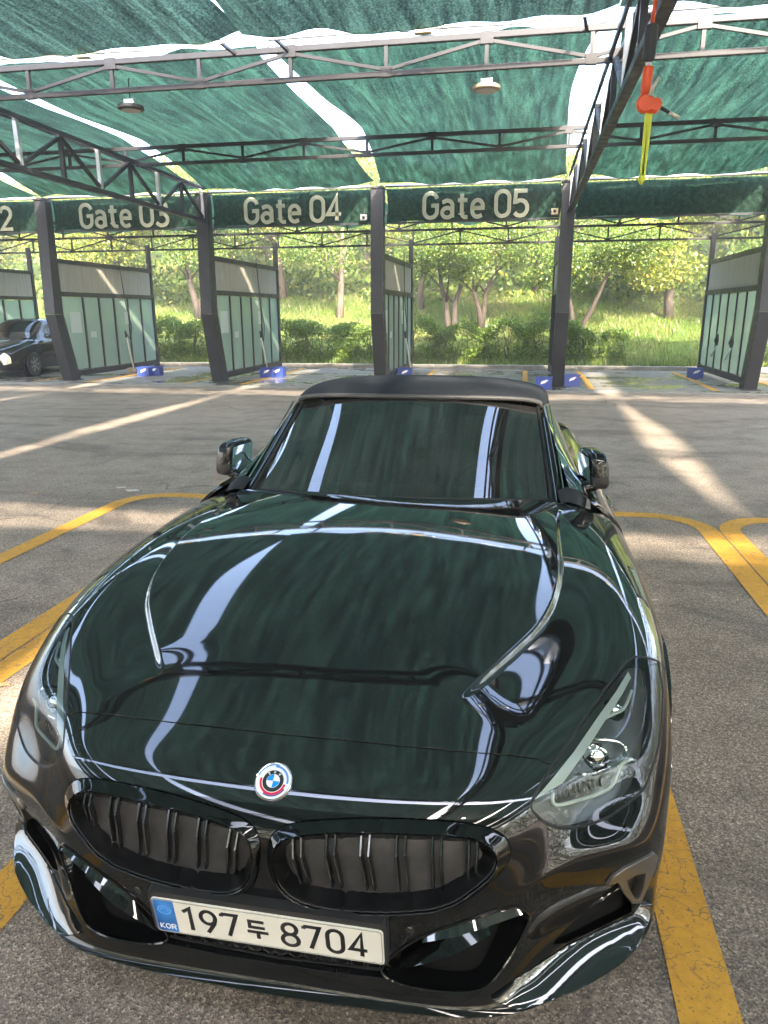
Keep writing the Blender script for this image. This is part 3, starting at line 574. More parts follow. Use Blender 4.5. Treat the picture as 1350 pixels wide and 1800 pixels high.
belt_of_wood('side_wood', 34, 40, -40, 36, 8.5, 18000, 'belt of trees along the right side of the lot')
belt_of_wood('added_rear_wood', -36, 34, -44, -38, 10, 22000, 'belt of trees behind the photographer')  # added out of view to hide bright low sky from the bumper
tag(leaves('undergrowth', W, .13, L_green, None, r), 'low leafy undergrowth along the foot of the trees', 'undergrowth', kind='stuff')
def bush(x, y, lx, ly, h, label, seed, nl=8000, m=None):
    r = np.random.default_rng(seed); z = float(bank_z(np.array(x), np.array(y)))-.05; t = thing('hedge_bush', label, 'bush', (x, y, z), 0, 'clipped hedge bushes behind the wash bays')
    u = r.normal(size=(nl, 3)); u /= np.linalg.norm(u, axis=1)[:, None]; u = np.sign(u)*np.abs(u)**.55; k = r.uniform(.72, 1.03, (nl, 1)); P = u*k*np.array((lx/2, ly/2, h/2)); P[:, 2] += h/2
    P[:, 2] += .10*np.sin(P[:, 0]*5+seed)*(P[:, 2] > h*.6); P = P[P[:, 2] > h*.10]
    leaves('foliage', P, .042, m or L_hedge, t, r)
    mb = MB()
    for q in range(9):
        a = (r.uniform(-.45, .45)*lx, r.uniform(-.4, .4)*ly, 0); mb.tube([a, (a[0]+r.normal()*.08, a[1]+r.normal()*.05, h*.35), (a[0]+r.normal()*.15, a[1]+r.normal()*.1, h*.8)], [.02, .014, .006], 5)
    mb.build('stems', bark, t)
for i in range(13):
    x = -15.6+i*1.42; bush(x, 22.0+.15*math.sin(i*1.7), 1.62, 1.25, 1.28+.12*math.sin(i*2.3), 'clipped hedge bush '+(['at the far left end of the hedge row']+['%s bush of the hedge row counted from the left' % q for q in 'second third fourth fifth sixth seventh eighth ninth tenth eleventh twelfth'.split()]+['ending the hedge row on the right'])[i], 60+i)
bush(2.75, 22.1, 1.7, 1.3, .98, 'rounded low bush right of the Gate 05 column', 80); bush(9.5, 22.0, 2.0, 1.4, 1.3, 'dense bush beyond the rightmost partition', 81); bush(7.6, 22.6, 1.8, 1.2, .8, 'low bush at the right picture edge', 82)
# grass tufts
N = 42000; gxr = r.uniform(-24, 16, N); gyr = 20.7+r.uniform(0, 1, N)**1.4*10; gz = bank_z(gxr, gyr); hgt_ = r.uniform(.07, .24, N); an = r.uniform(0, 6.28, N); ln = r.normal(0, .09, (N, 2))
V = np.empty((N, 3, 3)); w_ = .018; V[:, 0] = np.stack([gxr-np.cos(an)*w_, gyr-np.sin(an)*w_, gz], 1); V[:, 1] = np.stack([gxr+np.cos(an)*w_, gyr+np.sin(an)*w_, gz], 1); V[:, 2] = np.stack([gxr+ln[:, 0], gyr+ln[:, 1], gz+hgt_], 1)
me = bpy.data.meshes.new('grass_blades'); me.vertices.add(3*N); me.vertices.foreach_set('co', V.ravel()); me.loops.add(3*N); me.loops.foreach_set('vertex_index', np.arange(3*N)); me.polygons.add(N); me.polygons.foreach_set('loop_start', np.arange(N)*3); me.update(calc_edges=True); me.validate()
a_ = me.attributes.new('tint', 'FLOAT', 'POINT'); a_.data.foreach_set('value', np.repeat(r.uniform(0, 1, N), 3).astype(np.float32))
tag(mesh_obj('grass_blades', me, leaf_mat('grass_leaf', [(0, (.06, .12, .016)), (.6, (.13, .20, .03)), (1, (.29, .27, .08))], .3)), 'tall sunlit grass growing on the bank', 'grass', kind='stuff')
# ================================================================== THE SPORTS CAR
def paint_mat(name, c, ior=1.65):
    m = mat(name, c, .035, 0, ior, 0)
    return m
paint = paint_mat('black_paint', (.0085, .0095, .0095), 1.98)
dimmed_paint = paint_mat('dimmed_paint', (.0045, .0048, .0050), 1.52)  # copy of the body paint with reflections toned down on bumper and mirrors
slat_m = mat('slat_black', (.010, .010, .011), .09, 0, 2.1)
gloss = paint_mat('gloss_black', (.004, .004, .004), 1.6)
plastic = mat('black_plastic', (.018, .018, .018), .42)
rubber = mat('black_rubber', (.010, .010, .010), .6)
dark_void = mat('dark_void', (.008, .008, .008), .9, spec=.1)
greyback = mat('radiator_shutter', (.036, .034, .034), .42); _n = NT(greyback); _v = _n.coord('Object'); _n.col(_n.ramp(_n.noise(_v, 26, 4, .6), [(.3, (.020, .019, .019)), (.7, (.048, .046, .045))]))
chrome = mat('chrome', (.75, .75, .76), .08, 1)
cerium = mat('grey_trim', (.17, .155, .14), .34, .7)
softtop = mat('soft_top_fabric', (.013, .0155, .020), .85, spec=.3)
_n = NT(softtop); _v = _n.coord('Object'); _n.bump(_n.noise(_v, 900, 2), .25, .002)
drl = mat('light_guide', (.48, .55, .51), .25, 0, 1.5, .5)
lampgrey = mat('lamp_bezel', (.15, .16, .157), .25, .6)
satin = mat('satin_black', (.006, .006, .006), .28)
platewhite = mat('plate_white', (.72, .69, .60), .35)
plateblack = mat('plate_ink', (.012, .012, .014), .4)
plateblue = mat('plate_blue', (.02, .13, .48), .25)
_n = NT(plateblue); _v = _n.coord('Object'); _n.col(_n.ramp(_n.noise(_v, 14, 1), [(.35, (.008, .07, .30)), (.62, (.05, .24, .62))]))
def glass_mix(name, tint, ior, rough=.0, pale_lift=0.):
    m = bpy.data.materials.new(name); m.use_nodes = True; n = NT(m); n.n.remove(n.b)
    tr = n.new('BsdfTransparent'); tr.inputs[0].default_value = (*tint, 1); gl = n.new('BsdfGlossy'); gl.inputs['Roughness'].default_value = rough
    fr = n.new('Fresnel'); fr.inputs['IOR'].default_value = ior; mx = n.new('MixShader')
    if pale_lift:
        df = n.new('BsdfDiffuse'); df.inputs[0].default_value = (.5, .5, .48, 1); m0 = n.new('MixShader'); dn = n.noise(n.coord('Object'), 6, 4); n.link(n.ramp(dn, [(.3, pale_lift*.4), (.7, pale_lift*1.6)]), m0.inputs[0]); n.link(tr.outputs[0], m0.inputs[1]); n.link(df.outputs[0], m0.inputs[2]); tr = m0
    n.link(fr.outputs[0], mx.inputs[0]); n.link(tr.outputs[0], mx.inputs[1]); n.link(gl.outputs[0], mx.inputs[2]); n.link(mx.outputs[0], n.out.inputs['Surface']); return m
lensglass = glass_mix('lamp_glass', (.93, .97, .96), 1.5)
tintglass = glass_mix('tinted_windscreen', (.05, .06, .06), 2.6, pale_lift=.035)  # painted pale veil lifts the dark windscreen

# ---- outer skin: a control net (x, y, z) fitted with a smoothing tensor spline; rows run lip -> cowl, columns centre -> flank
NET = [
 [(0,.012,.156),(.2,.016,.156),(.4,.030,.157),(.5,.046,.158),(.585,.090,.157),(.675,.147,.158),(.755,.204,.164),(.818,.264,.174),(.860,.340,.178),(.885,.42,.178)],
 [(0,.034,.200),(.2,.038,.200),(.4,.050,.200),(.5,.066,.203),(.585,.128,.205),(.675,.190,.209),(.755,.246,.214),(.822,.303,.217),(.862,.356,.221),(.886,.43,.212)],
 [(0,.040,.280),(.2,.044,.280),(.4,.056,.280),(.5,.078,.284),(.585,.172,.276),(.675,.234,.276),(.755,.288,.274),(.825,.336,.270),(.864,.370,.268),(.887,.435,.255)],
 [(0,.026,.400),(.2,.030,.400),(.4,.046,.398),(.5,.076,.386),(.588,.146,.364),(.675,.200,.368),(.757,.250,.376),(.829,.296,.370),(.867,.352,.350),(.890,.428,.325)],
 [(0,.026,.515),(.2,.030,.515),(.4,.050,.508),(.503,.084,.478),(.590,.127,.468),(.680,.165,.482),(.764,.216,.480),(.834,.282,.452),(.871,.360,.424),(.893,.433,.382)],
 [(0,.068,.602),(.2,.070,.606),(.4,.086,.606),(.508,.124,.588),(.594,.190,.566),(.680,.260,.549),(.757,.317,.540),(.832,.352,.540),(.875,.400,.496),(.897,.450,.438)],
 [(0,.142,.657),(.2,.144,.658),(.4,.156,.655),(.52,.180,.640),(.60,.222,.618),(.69,.286,.606),(.774,.342,.596),(.843,.388,.580),(.882,.434,.538),(.902,.48,.485)],
 [(0,.250,.702),(.2,.252,.702),(.4,.259,.693),(.53,.272,.672),(.62,.300,.657),(.71,.352,.656),(.79,.404,.652),(.854,.452,.632),(.893,.500,.596),(.912,.535,.550)],
 [(0,.450,.771),(.2,.452,.771),(.4,.460,.765),(.54,.472,.752),(.645,.492,.735),(.735,.528,.731),(.81,.572,.724),(.868,.618,.700),(.905,.650,.664),(.922,.675,.622)],
 [(0,.740,.848),(.2,.745,.848),(.4,.755,.846),(.55,.766,.840),(.66,.780,.824),(.75,.790,.805),(.825,.800,.784),(.880,.810,.754),(.914,.820,.724),(.930,.830,.692)],
 [(0,1.08,.900),(.2,1.085,.899),(.4,1.10,.895),(.55,1.115,.888),(.66,1.125,.875),(.75,1.13,.855),(.826,1.14,.832),(.882,1.15,.800),(.916,1.16,.764),(.934,1.16,.722)],
 [(0,1.49,.932),(.2,1.505,.930),(.4,1.555,.922),(.55,1.635,.906),(.66,1.70,.886),(.75,1.725,.866),(.825,1.735,.842),(.880,1.74,.808),(.914,1.745,.768),(.932,1.745,.722)],
]
NET = np.array(NET)
NV, NU = NET.shape[:2]
FULL = np.concatenate([NET[:, :0:-1]*np.array([-1, 1, 1]), NET], 1)       # columns -9..9
def bspl(t, n):
    """cubic uniform B-spline basis rows for parameters t in [0, n-1], n+2 coefficients"""
    t = np.clip(np.asarray(t, float), 0, n-1-1e-9); i = t.astype(int); f = t-i
    B = np.zeros((len(t), n+2)); w = np.stack([(1-f)**3, 3*f**3-6*f**2+4, -3*f**3+3*f**2+3*f+1, f**3], 1)/6
    for k in range(4): B[np.arange(len(t)), i+k] = w[:, k]
    return B
def pfit(n, lam):
    B = bspl(np.arange(n), n); D = np.diff(np.eye(n+2), 3, axis=0)
    return np.linalg.solve(B.T@B+lam*D.T@D+1e-9*np.eye(n+2), B.T)
NUF = FULL.shape[1]
_cu, _cv = pfit(NUF, .03), pfit(NV, .015)
COEF = np.einsum('av,vuk,bu->abk', _cv, FULL, _cu)
CREASE = np.array([(.645, 1.62), (.640, 1.434), (.633, 1.258), (.633, 1.13), (.632, 1.018), (.623, .897), (.602, .767), (.562, .653), (.511, .566), (.465, .496), (.418, .428), (.372, .363)])
_cr = [CREASE[0]]
for k in range(len(CREASE)-1):                                     # resample the crease smoothly
    p0, p1, p2, p3 = CREASE[max(k-1, 0)], CREASE[k], CREASE[k+1], CREASE[min(k+2, len(CREASE)-1)]
    for t in (.25, .5, .75, 1):
        _cr.append(.5*((2*p1)+(-p0+p2)*t+(2*p0-5*p1+4*p2-p3)*t*t+(-p0+3*p1-3*p2+p3)*t**3))
CRS = np.array(_cr); CRL = np.r_[0, np.cumsum(np.linalg.norm(np.diff(CRS, axis=0), axis=1))]; CRL /= CRL[-1]
def sstep(a, b, x): t = np.clip((x-a)/(b-a), 0, 1); return t*t*(3-2*t)
def crease_h(x, y):
    p = np.stack([np.abs(x), y], -1); a = CRS[:-1]; d = CRS[1:]-a; L2 = (d**2).sum(1)
    best = np.full(len(p), 9.); sd = np.zeros(len(p)); tt = np.zeros(len(p))
    for k in range(len(a)):
        t = np.clip(((p-a[k])@d[k])/L2[k], 0, 1); q = a[k]+t[:, None]*d[k]; v = p-q; dist = np.linalg.norm(v, axis=1)
        cr = d[k][0]*v[:, 1]-d[k][1]*v[:, 0]
        m = dist < best; best[m] = dist[m]; sd[m] = np.where(cr[m] > 0, dist[m], -dist[m]); tt[m] = CRL[k]+t[m]*(CRL[k+1]-CRL[k])
    s = sd                                                          # > 0 outside the crease
    env = sstep(0., .38, tt)*(1-sstep(.92, .998, tt))
    inner = .005*np.exp(np.minimum(s, 0)/.07)
    outer = .005-.018*sstep(0, .014, s)+.013*sstep(.014, .20, s)
    return env*np.where(s < 0, inner, outer)
def S0(u, v):
    u = np.asarray(u, float); v = np.asarray(v, float)
    return np.einsum('na,abk,nb->nk', bspl(v, NV), COEF, bspl(u+NU-1, NUF), optimize=True)
def crom(P, n=6, closed=True):
    """smooth a polyline with Catmull-Rom"""
    P = np.asarray(P, float); m = len(P); o = []
    for k in range(m if closed else m-1):
        p0, p1, p2, p3 = (P[(k-1) % m], P[k], P[(k+1) % m], P[(k+2) % m]) if closed else (P[max(k-1, 0)], P[k], P[k+1], P[min(k+2, m-1)])
        for j in range(n):
            t = j/n; o.append(.5*((2*p1)+(-p0+p2)*t+(2*p0-5*p1+4*p2-p3)*t*t+(-p0+3*p1-3*p2+p3)*t**3))
    if not closed: o.append(P[-1])
    return np.array(o)
RIDGE = crom(np.array([(.47, .075, .430), (.505, .091, .444), (.568, .121, .460), (.633, .150, .474), (.69, .168, .484), (.764, .216, .482), (.815, .262, .462), (.850, .318, .436)]), 6, False)
RT_ = np.linspace(0, 1, len(RIDGE)); RFADE = sstep(0, .22, RT_)*(1-sstep(.72, 1., RT_))
RDIR = np.array((.38, -.80, .46)); RDIR /= np.linalg.norm(RDIR)
def ridge(P):
    q = np.abs(P[:, 0]); m = (q > .40) & (P[:, 1] < .5) & (P[:, 2] > .30) & (P[:, 2] < .62)
    if m.any():
        X = P[m].copy(); X[:, 0] = q[m]; dist = np.full(len(X), 9.); fd = np.zeros(len(X))
        for k in range(len(RIDGE)-1):
            a = RIDGE[k]; e = RIDGE[k+1]-a; t = np.clip((X-a)@e/(e@e), 0, 1); dd = np.linalg.norm(X-a-t[:, None]*e, axis=1); w = dd < dist; dist[w] = dd[w]; fd[w] = (RFADE[k]+(RFADE[k+1]-RFADE[k])*t)[w]
        h = .011*np.exp(-np.sqrt(dist**2+.003**2)/.030)*fd; D = RDIR*h[:, None]; D[:, 0] *= np.sign(P[m][:, 0]); P[m] += D
    return P
def S(u, v):
    P = S0(u, v); P[:, 2] += crease_h(P[:, 0], P[:, 1]); return ridge(P)
def SN(u, v, e=.004):
    u = np.asarray(u, float); v = np.asarray(v, float)
    ua, ub = np.clip(u-e, -NU+1, NU-1), np.clip(u+e, -NU+1, NU-1); va, vb = np.clip(v-e, 0, NV-1), np.clip(v+e, 0, NV-1)
    du = S(ub, v)-S(ua, v); dv = S(u, vb)-S(u, va); n = np.cross(du, dv); return n/np.linalg.norm(n, axis=1)[:, None]
_gu, _gv = np.meshgrid(np.linspace(-NU+1, NU-1, 380), np.linspace(0, NV-1, 260)); _gu = _gu.ravel(); _gv = _gv.ravel()
_gp = S(_gu, _gv); _gn = SN(_gu, _gv); _gpx = proj(_gp); _vis = ((CAM-_gp)*_gn).sum(1) > 0
def pix_uv(pts):
    """photo pixels -> (u, v) on the skin"""
    out = []
    for px, py in pts:
        d = ((_gpx-(px, py))**2).sum(1)+(~_vis)*1e6; k = d.argmin(); uv = np.array([_gu[k], _gv[k]])
        for _ in range(6):
            e = 1e-3; q = proj(S(np.array([uv[0], uv[0]+e, uv[0]]), np.array([uv[1], uv[1], uv[1]+e])))
            J = np.stack([(q[1]-q[0])/e, (q[2]-q[0])/e], 1)
            try: st = np.linalg.solve(J, np.array([px, py])-q[0])
            except np.linalg.LinAlgError: break
            st = np.clip(st, -.3, .3); uv = np.clip(uv+st, (-NU+1, 0), (NU-1, NV-1))
        out.append(uv)
    return np.array(out)
def p3uv(P):
    out = []
    for q in P:
        k = ((_gp-np.array(q))**2).sum(1).argmin(); out.append((_gu[k], _gv[k]))
    return np.array(out)
def dens(P, step, closed=True):
    """resample a uv polyline so that its 3D steps are about `step`"""
    P = np.asarray(P, float); Q = np.vstack([P, P[:1]]) if closed else P; o = []
    X = S(Q[:, 0], Q[:, 1])
    for k in range(len(Q)-1):
        m = max(1, int(round(np.linalg.norm(X[k+1]-X[k])/step)))
        for j in range(m): o.append(Q[k]+(Q[k+1]-Q[k])*j/m)
    if not closed: o.append(Q[-1])
    return np.array(o)
Z4 = lambda L: [(400+x/2.7, 1300+y/2.7) for x, y in L]
Z5 = lambda L: [(800+x/3, 1100+y/3) for x, y in L]
Z6 = lambda L: [(750+x/2.7, 1400+y/2.7) for x, y in L]
seam_px = [(592, 1300), (700, 1311), (800, 1320), (900, 1328), (945, 1334), (970, 1345)]
lamp_in = [(1010, 1287), (1047, 1233), (1082, 1186), (1101, 1164)]
lamp_top = [(1116, 1154), (1138, 1156), (1158, 1163)]
lamp_out = [(1165, 1215), (1163, 1270), (1156, 1320), (1146, 1352), (1134, 1384), (1108, 1409), (1066, 1438), (1013, 1455), (973, 1453), (947, 1437), (934, 1411)]
uv_seam = pix_uv(seam_px); uv_in = pix_uv(lamp_in); uv_top = pix_uv(lamp_top); uv_out = pix_uv(lamp_out)
c_seam = np.array([[0, uv_seam[0, 1]-.01]])
uv_seam = np.vstack([c_seam, uv_seam])
uv_in = crom(np.vstack([uv_seam[-1:], uv_in, uv_top[:1]]), 3, False)[1:-1]; uv_out = crom(np.vstack([uv_top[-1:], uv_out, uv_seam[-1:]]), 4, False)[1:-1]
lamp_uv = np.vstack([uv_seam[-1:], uv_in, uv_top, uv_out])
_end = np.array([[NU-1, uv_top[-1, 1]-.05]])
hood_uv = np.vstack([uv_seam, uv_in, uv_top, _end, [[NU-1, NV-1]], [[0, NV-1]]])
kid_out = crom(pix_uv(Z4([(192, 545), (205, 465), (260, 415), (360, 390), (540, 376), (760, 374), (1000, 384), (1180, 404), (1290, 442), (1338, 500), (1335, 570), (1270, 655), (1180, 732), (1060, 797), (930, 826), (700, 834), (450, 812), (330, 782), (250, 722), (205, 640)])), 4)
kid_in = crom(pix_uv(Z4([(217, 560), (240, 492), (310, 458), (440, 442), (620, 438), (800, 442), (1000, 450), (1140, 460), (1215, 486), (1258, 530), (1268, 582), (1240, 636), (1160, 704), (1050, 772), (920, 802), (700, 810), (470, 790), (345, 758), (265, 700), (228, 630)])), 4)
intake = crom(pix_uv([(672, 1710), (684, 1686), (716, 1660), (752, 1641), (800, 1624), (850, 1608), (900, 1594), (922, 1600), (930, 1617), (906, 1665), (872, 1716), (846, 1738), (800, 1744), (740, 1737), (700, 1727)]), 3)
curtain = pix_uv(Z6([(600, 700), (650, 640), (760, 545), (860, 445), (905, 408), (935, 455), (962, 497), (975, 545), (860, 600), (760, 648), (670, 690)]))
trim = pix_uv(Z6([(850, 412), (880, 372), (930, 336), (1000, 300), (1070, 264), (1086, 282), (1070, 340), (1040, 420), (1010, 498), (970, 500), (935, 455), (905, 400), (890, 395)]))
trim_hole = pix_uv(Z6([(938, 390), (985, 362), (1032, 352), (1022, 420), (1000, 480), (978, 478), (955, 430)]))
wing = pix_uv(Z6([(310, 955), (420, 1008), (560, 975), (760, 892), (925, 785), (985, 700), (1030, 590), (1050, 500), (1010, 510), (978, 560), (860, 615), (760, 662), (672, 705), (560, 775), (420, 862)]))
# lower centre grille under the number plate
lowg = np.vstack([p3uv([(0, .04, .218), (.12, .04, .218), (.22, .045, .220), (.29, .05, .225), (.285, .05, .255), (.265, .05, .285), (.12, .04, .290), (0, .04, .290)])]); lowg[0, 0] = 0; lowg[-1, 0] = 0
cap_uv = np.vstack([uv_seam, uv_out[-4:-1][::-1], [[3.6, 5.45], [3.0, 5.25], [2.2, 5.12], [1.0, 5.05], [0, 5.05]]])
def inpoly(P, poly):
    x, y = P[:, 0], P[:, 1]; r = np.zeros(len(P), bool); n = len(poly)
    for i in range(n):
        x0, y0 = poly[i]; x1, y1 = poly[(i+1) % n]
        if y0 == y1: continue
        c = ((y0 > y) != (y1 > y)) & (x < (x1-x0)*(y-y0)/(y1-y0)+x0); r ^= c
    return r
POLYS = [('kid_hole', kid_in), ('kid_ring', kid_out), ('trim_hole', trim_hole), ('trim', trim), ('intake', intake), ('curtain', curtain), ('wing', wing), ('lowg', lowg), ('lamp', lamp_uv), ('hood', hood_uv), ('cap', cap_uv)]
def build_skin():
    pts = []; edges = []
    def addpoly(P, closed=True):
        b = len(pts); m = len(P)
        for p in P: pts.append((float(p[0]), float(p[1])))
        for i in range(m if closed else m-1): edges.append((b+i, b+(i+1) % m))
    for nm, P in POLYS:
        addpoly(dens(P, .006 if nm in ('hood', 'lamp') else .007))
    addpoly(dens(np.array([[0, 0], [NU-1, 0], [NU-1, NV-1], [0, NV-1]], float), .015))
    # grid points
    gu, gv = np.meshgrid(np.arange(0.05, NU-1.03, .085), np.arange(.05, NV-1.03, .05)); g = np.stack([gu.ravel(), gv.ravel()], 1)
    pts.extend(map(tuple, g))
    # rows that follow the hood crease
    cu = p3uv(np.c_[CRS, np.interp(CRS[:, 1], NET[:, 3, 1], NET[:, 3, 2])])
    for k in range(len(CRS)-1):
        for j in range(5):
            c = CRS[k]+(CRS[k+1]-CRS[k])*j/5; d = CRS[k+1]-CRS[k]; nrm = np.array([-d[1], d[0]])/np.linalg.norm(d)
            uv0 = cu[k]+(cu[k+1]-cu[k])*j/5
            for s in (-.012, -.004, 0., .004, .008, .012, .018, .03):
                tgt = c+nrm*s; uv = uv0.copy()
                for _ in range(3):
                    q = S0(np.array([uv[0], uv[0]+1e-3, uv[0]]), np.array([uv[1], uv[1], uv[1]+1e-3]))[:, :2]
                    J = np.stack([(q[1]-q[0])/1e-3, (q[2]-q[0])/1e-3], 1); uv = uv+np.linalg.solve(J, tgt-q[0])
                if 0.02 < uv[0] < NU-1.02 and .02 < uv[1] < NV-1.02: pts.append((float(uv[0]), float(uv[1])))
    r = geometry.delaunay_2d_cdt([Vector(p) for p in pts], edges, [], 0, 1e-5)
    V = np.array([tuple(v) for v in r[0]]); T = np.array([f for f in r[2] if len(f) == 3])
    P2 = V[T]; ar = (P2[:, 1, 0]-P2[:, 0, 0])*(P2[:, 2, 1]-P2[:, 0, 1])-(P2[:, 2, 0]-P2[:, 0, 0])*(P2[:, 1, 1]-P2[:, 0, 1])
    T[ar < 0] = T[ar < 0][:, ::-1]; T = T[np.abs(ar) > 1e-9]
    c = V[T].mean(1); lab = np.full(len(T), 'bumper', dtype=object); done = np.zeros(len(T), bool)
    for nm, P in POLYS:
        m = inpoly(c, P) & ~done; lab[m] = nm; done |= m
    X = S(V[:, 0], V[:, 1]); N = SN(V[:, 0], V[:, 1]); X[V[:, 0] < 1e-6, 0] = 0; N[V[:, 0] < 1e-6, 0] = 0
    return V, T, lab, X, N
SK_V, SK_T, SK_L, SK_X, SK_N = build_skin()
def region(name, labels, material, parent, off=0., gap=.0015, flange=.012, both=False, flange_skip=(), pname=None, round_=.0012, onlyflange=False, tilt=None, conv=0., mat2=None):
    """one panel cut from the skin: shrunk by the shut-line gap and given turned-in edges. both=True welds the mirrored half on, else two objects"""
    sel = np.isin(SK_L, labels); T = SK_T[sel]; ids, inv = np.unique(T, return_inverse=True); T = inv.reshape(-1, 3)
    X = SK_X[ids].copy(); N = SK_N[ids]; uv = SK_V[ids]
    ed = {}
    for t in T:
        for a, b in ((t[0], t[1]), (t[1], t[2]), (t[2], t[0])):
            if (b, a) in ed: del ed[(b, a)]
            else: ed[(a, b)] = 1
    cen = lambda i: uv[i, 0] < 1e-6
    NF = N.copy()
    bed = [(a, b) for a, b in ed if not (cen(a) and cen(b))]
    mv = np.zeros_like(X)
    for a, b in bed:
        t = X[b]-X[a]; t = t/(np.linalg.norm(t)+1e-12); s = np.cross(N[a], t); mv[a] += s; mv[b] += s
    bv = sorted({i for e in bed for i in e})
    for i in bv:
        if cen(i): mv[i, 0] = 0
        L = np.linalg.norm(mv[i]); mv[i] = mv[i]/L if L > 1e-9 else 0
        X[i] = X[i]+mv[i]*gap
    cv = np.full(len(X), conv)
    if tilt is not None:
        po, pi_, h0, h1 = tilt
        D = lambda poly: np.min(np.linalg.norm(S(*dens(poly, .004).T)[None, :, :]-SK_X[ids][:, None, :], axis=2), axis=1)
        a, b = D(po), D(pi_); tt = a/(a+b+1e-9); cv = conv*(tt > .5); X = X+N*(h0+(h1-h0)*tt)[:, None]
        fn = np.cross(X[T[:, 1]]-X[T[:, 0]], X[T[:, 2]]-X[T[:, 0]]); N = np.zeros_like(X)
        for k in range(3): np.add.at(N, T[:, k], fn)
        N /= np.linalg.norm(N, axis=1)[:, None]
    X = X+N*off
    verts = [] if onlyflange else list(X); norms = [] if onlyflange else list(N); faces = [] if onlyflange else [tuple(t) for t in T]
    if flange:
        ring = {}
        for i in bv:
            o = -mv[i]
            b = len(verts)
            verts.append(X[i]); norms.append((N[i]+o)/np.linalg.norm(N[i]+o) if round_ else o)
            verts.append(X[i]+o*round_*.6-NF[i]*round_); norms.append(o)
            verts.append(X[i]+o*(round_*.6+cv[i])-NF[i]*flange); norms.append(o)
            ring[i] = b
        for a, b in bed:
            p, q = ring[a], ring[b]
            faces.append((p, p+1, q+1, q)); faces.append((p+1, p+2, q+2, q+1))
    verts = np.array(verts); norms = np.array(norms)
    objs = []
    def mk(V, Nn, F):
        me = bpy.data.meshes.new(name); me.from_pydata(V.tolist(), [], [tuple(int(i) for i in f) for f in F]); me.shade_smooth()
        me.normals_split_custom_set_from_vertices(Nn.tolist()); o = mesh_obj(pname or name, me, material, parent); objs.append(o)
        if mat2:
            me.materials.append(mat2[1]); ix = np.zeros(len(me.polygons), np.int32); c2 = (SK_L[sel] == mat2[0]).astype(np.int32); ix[:len(c2)] = c2; ix[len(faces):len(faces)+len(c2)] = c2; me.polygons.foreach_set('material_index', ix)
    M = np.array([-1, 1, 1]); Fm = [tuple(reversed(f)) for f in faces]
    if both:
        n = len(verts); mk(np.vstack([verts, verts*M]), np.vstack([norms, norms*M]), list(faces)+[tuple(i+n for i in f) for f in Fm])
    else:
        mk(verts, norms, faces); mk(verts*M, norms*M, Fm)
    return objs
def on_skin(pts_px, off):
    """pixels -> 3D points at an offset along the skin normal"""
    uv = pix_uv(pts_px); return S(uv[:, 0], uv[:, 1])+SN(uv[:, 0], uv[:, 1])*off
def two(mb_fn, name, material, parents, smooth=True):
    """build a part on the right, then its mirror image on the left"""
    out = []
    for sgn, par in zip((1, -1), parents):
        mb = MB(); mb_fn(mb)
        if sgn < 0: mb.v = [(-x, y, z) for x, y, z in mb.v]; mb.f = [tuple(reversed(f)) for f in mb.f]
        o = mb.build(name, material, par); 
        if smooth: smooth_by_angle(o.data, 40)
        out.append(o)
    return out
CAR = thing('sports_car', 'glossy black two-seat roadster with dark soft top filling the foreground', 'car')
region('hood', ['hood'], paint, CAR, both=True, gap=.0018)
BUMP = region('front_bumper', ['bumper', 'cap'], dimmed_paint, CAR, both=True, gap=.0018, flange=.03, mat2=('cap', paint))[0]
WU = pix_uv(Z6([(420, 862), (560, 775), (672, 705), (760, 662), (860, 615), (978, 560), (1010, 510)])); WL = pix_uv(Z6([(420, 1008), (560, 975), (760, 892), (925, 785), (985, 700), (1030, 590), (1050, 500)]))
region('corner_winglet', ['wing'], paint, CAR, off=.003, gap=.0005, flange=.014, round_=.003, tilt=(np.vstack([WU, WU[::-1]]), np.vstack([WL, WL[::-1]]), .0, .012))
region('corner_trim', ['trim'], cerium, CAR, off=.007, gap=.0, flange=.03, round_=.003)
# dark tray behind every opening and shut line
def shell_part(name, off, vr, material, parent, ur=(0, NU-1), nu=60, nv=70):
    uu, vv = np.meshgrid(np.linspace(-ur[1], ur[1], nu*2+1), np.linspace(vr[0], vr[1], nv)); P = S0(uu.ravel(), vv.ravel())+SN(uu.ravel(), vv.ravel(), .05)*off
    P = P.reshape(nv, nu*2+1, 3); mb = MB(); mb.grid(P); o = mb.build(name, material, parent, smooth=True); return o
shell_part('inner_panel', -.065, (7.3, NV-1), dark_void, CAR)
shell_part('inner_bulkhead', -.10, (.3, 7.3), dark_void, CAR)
# ---- kidney grilles
rings = region('kidney_grille', ['kid_ring'], gloss, CAR, off=.0, gap=.0012, flange=.006, round_=.0025, tilt=(kid_out, kid_in, .001, .014))
throat = region('grille_throat', ['kid_ring'], satin, CAR, off=-.006, gap=.0012, flange=.04, round_=.0025, tilt=(kid_out, kid_in, .001, .014), conv=.015, onlyflange=True)
for o, r_ in zip(throat, rings): o.parent = r_
bar_top = Z4([(305, 452), (345, 450), (470, 440), (513, 440), (635, 438), (677, 438), (805, 442), (847, 444), (975, 450), (1017, 453), (1147, 460), (1188, 470)])
bar_mid = Z4([(312, 560), (350, 556), (466, 545), (506, 545), (630, 552), (668, 552), (798, 552), (838, 552), (970, 552), (1012, 552), (1144, 545), (1182, 542)])
bar_bot = Z4([(335, 690), (376, 700), (488, 706), (532, 712), (655, 722), (692, 724), (812, 728), (856, 728), (978, 724), (1022, 718), (1148, 668), (1186, 652)])
A3, B3, C3 = on_skin(bar_top, -.006), on_skin(bar_mid, .004), on_skin(bar_bot, -.016)
